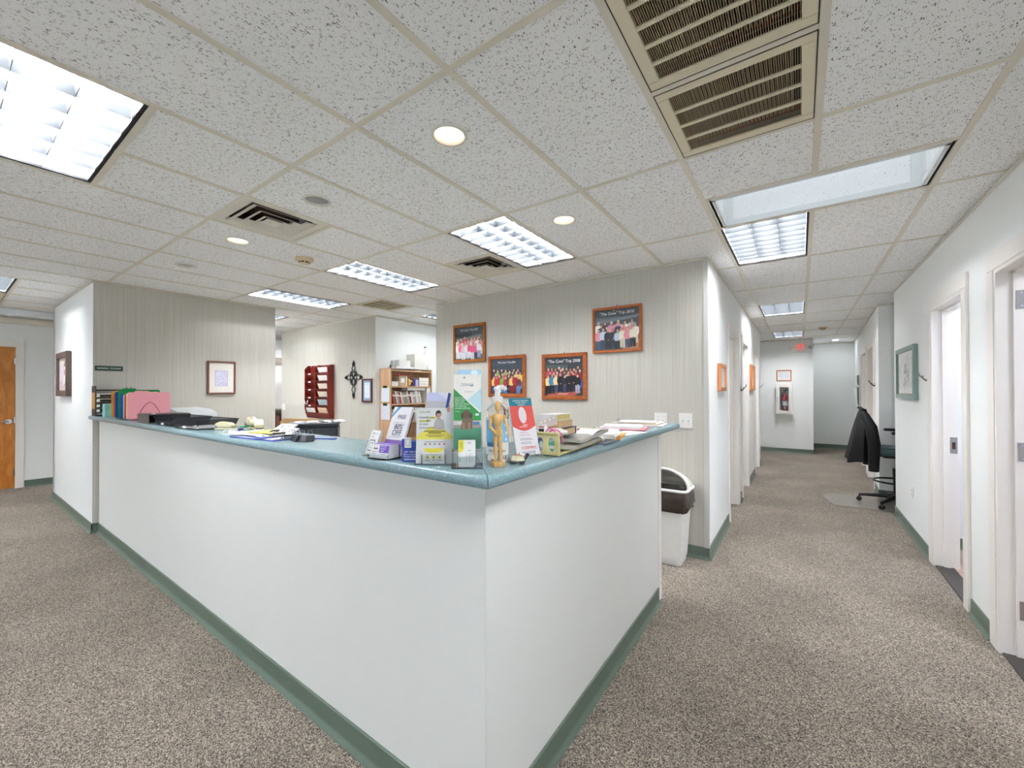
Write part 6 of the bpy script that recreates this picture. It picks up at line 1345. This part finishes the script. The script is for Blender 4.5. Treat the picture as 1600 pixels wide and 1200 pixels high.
# trash bin
t = T('trash_bin', 'white tall trash bin with arched open lid by the counter end', 'trash bin', (-.945, 3.63, 0))
binm = mat('white bin plastic', '#e6e5e1', .4); 
def rr_ring(hx_, hy, r, z, n=5): return [(x, y, z) for x, y in rrect(-hx_, -hy, hx_, hy, r, n)]
obj('body', M().loft([rr_ring(.135, .105, .035, .0), rr_ring(.142, .112, .035, .012), rr_ring(.142, .112, .035, .05), rr_ring(.150, .118, .035, .052), rr_ring(.185, .142, .04, .60), rr_ring(.175, .132, .04, .60), rr_ring(.14, .108, .03, .03)], cap=False).add(rr_ring(.14, .11, .035, .006), [tuple(range(24))]), binm, t, smooth=True)
bagm = mat('dark brown bin bag', '#453b35', .2, var=.3, scale=14, bump=1, bscale=22)
rnd = random.Random(4)
def wav(hx_, hy, z, amp): return [(x*(1 + rnd.uniform(-amp, amp)), y*(1 + rnd.uniform(-amp, amp)), z + rnd.uniform(-amp, amp)*.3) for x, y, zz in rr_ring(hx_, hy, .04, z)]
obj('bag', M().loft([wav(.176, .134, .44, .02), wav(.188, .146, .46, .05), wav(.200, .155, .50, .045), wav(.196, .152, .54, .04), wav(.199, .154, .575, .02), wav(.192, .149, .60, .006), wav(.190, .146, .612, 0), wav(.170, .128, .614, 0), wav(.150, .11, .56, .02), wav(.13, .09, .40, .05)], cap=False), bagm, t, smooth=True)
obj('rim', M().tube([(x, y, .622) for x, y, z in rr_ring(.193, .150, .045, 0)], .0125, 8, closed=True), binm, t, smooth=True)
# hood: half dome at the back with an arched front band
hood = M(); n = 16
rings = []
for q in range(7):
    ph = PI/2 * q / 6
    rings.append([(.190*math.cos(PI*k/n), -.06 + .20*math.sin(ph) , .63 + .15*math.sin(PI*k/n)*math.cos(ph)**.7 if q < 6 else .63) for k in range(n+1)])
for a in range(6):
    o0 = len(hood.v); hood.v += [Vector(p) for p in rings[a]] + [Vector(p) for p in rings[a+1]]
    hood.f += [[o0+k, o0+k+1, o0+n+1+k+1, o0+n+1+k] for k in range(n)]
ho = obj('hood', hood, mat('ivory hood plastic', '#dcd8cc', .45), t, smooth=True)
so = ho.modifiers.new('thick', 'SOLIDIFY'); so.thickness = .006
obj('hood_band', M().tube([(.193*math.cos(PI*k/n), -.065, .628 + .155*math.sin(PI*k/n)) for k in range(n+1)], .0125, 8), binm, t, smooth=True)
# chair mat, stool chair with jacket
t = T('chair_mat', 'clear grey chair mat under the black drafting chair', 'mat', (.9, 6.9, 0))
obj('mat_sheet', M().prismz([(-.56, -.39), (1.2, -.43), (1.2, .30), (.1, .34), (-.55, .34), (-.62, .2), (-.66, .0)], .0015, .005), mat('translucent vinyl mat', '#847b71', .18, var=.05), t, bevel=.001)
t = T('office_chair', 'black drafting chair with teal seat and armrests in the alcove', 'chair', (.97, 6.88, .0055))
for k in range(5):
    a = math.radians(168 + 72*k); c, s = math.cos(a), math.sin(a)
    lg = obj('leg', M().tube([(0, 0, .115), (.15*c, .15*s, .105), (.36*c, .36*s, .078)], [.03, .024, .016], 8), black_mt, t, smooth=True)
    cs = obj('caster', M().cyl((.36*c - .022*s, .36*s + .022*c, .027), (.36*c - .006*s, .36*s + .006*c, .027), .027, n=14).cyl((.36*c + .006*s, .36*s - .006*c, .027), (.36*c + .022*s, .36*s - .022*c, .027), .027, n=14).cyl((.36*c, .36*s, .03), (.36*c, .36*s, .075), .008, n=8), black_pl, lg, smooth=True)
obj('column_sleeve', M().tube([(0, 0, .09), (0, 0, .30), (0, 0, .46)], [.032, .034, .04], 14), black_pl, t, smooth=True)
obj('gas_lift', M().cyl((0, 0, .46), (0, 0, .60), .016, n=12), chrome, t, smooth=True)
obj('mechanism', M().box((-.14, -.10, .59), (.14, .10, .635)), black_pl, t, bevel=.01); obj('lever', M().tube([(.02, -.1, .60), (.03, -.22, .585), (.03, -.25, .58)], .006, 8), black_mt, t, smooth=True)
seatm = mat('teal grey upholstery', '#4d6468', .6, bump=.2, bscale=300)
obj('seat', M().prismz(rrect(-.24, -.24, .24, .24, .09), .635, .725), seatm, t, bevel=.03, seg=3)
obj('back_post', M().tube([(-.12, 0, .61), (-.30, 0, .62), (-.335, 0, .75), (-.34, 0, .95)], .018, 8), black_mt, t, smooth=True)
obj('backrest', M().prismz(rrect(-.345, -.20, -.285, .20, .025), .80, 1.16), black_pl, t, bevel=.02, seg=3)
for s in (-1, 1):
    obj('arm_post', M().tube([(.06, s*.2, .61), (.06, s*.27, .62), (.06, s*.28, .70), (.06, s*.28, .90)], [.014, .016, .03, .03], 10), black_pl, t, smooth=True)
    obj('arm_pad', M().prismz([(x + .06, y + s*.28) for x, y in rrect(-.15, -.04, .15, .04, .035)], .90, .935), black_pl, t, bevel=.012, seg=3)
obj('foot_ring_post', M().tube([(.22, -.02, .30), (.20, 0, .31), (.03, 0, .31)], .012, 8), black_mt, t, smooth=True); obj('foot_ring', M().tube([(.22*math.cos(2*PI*k/24), .22*math.sin(2*PI*k/24), .30) for k in range(24)], .011, 8, closed=True), black_mt, t, smooth=True)
t = T('jacket', 'black jacket draped over the back of the drafting chair', 'jacket', (.655, 6.88, 0))
jm = mat('black jacket cloth', '#070708', .75, var=.2, scale=30, bump=.15, bscale=60)
rings = []; n = 28
for q in range(10):
    u = q/9; z = 1.195 - .66*u
    hx_ = .035 + .115*u**.8; hy = .10 + .16*min(1, u*2.2)
    rings.append([((hx_ + .022*u*math.sin(5*2*PI*k/n + 1.3))*math.cos(2*PI*k/n) - .03*u, (hy + .02*u*math.sin(7*2*PI*k/n))*math.sin(2*PI*k/n), z + (.02*math.sin(3*2*PI*k/n) if q == 9 else 0)) for k in range(n)])
obj('body', M().loft(rings), jm, t, smooth=True)
for s in (-1, 1): obj('sleeve', M().tube([(.0, s*.15, 1.13), (.05, s*.27, .98), (.075, s*.29, .78), (.07, s*.285, .57), (.07, s*.28, .45)], [.045, .06, .06, .055, .05], 12), jm, t, smooth=True)
obj('collar', M().tube([(.0, -.10, 1.185), (-.03, -.05, 1.21), (-.04, 0, 1.215), (-.03, .05, 1.21), (0, .10, 1.185)], .018, 8), jm, t, smooth=True)
# stool base seen through the right-hand door
t = T('swivel_stool', 'black stool base on the wood floor inside the right room', 'stool', (1.65, 4.62, .0065))
for k in range(5):
    a = 2*PI*k/5 + .4; c, s = math.cos(a), math.sin(a); lg = obj('leg', M().tube([(0, 0, .11), (.14*c, .14*s, .10), (.28*c, .28*s, .06)], [.022, .018, .012], 8), black_mt, t, smooth=True); obj('caster', M().cyl((.28*c - .015*s, .28*s + .015*c, .025), (.28*c + .015*s, .28*s - .015*c, .025), .025, n=12), black_pl, lg, smooth=True)
obj('column', M().cyl((0, 0, .1), (0, 0, .48), .02, n=12), chrome, t, smooth=True); obj('seat', M().lathe([(0, .48), (.17, .48), (.18, .50), (.18, .54), (.16, .555), (0, .555)], 24), black_pl, t, smooth=True)
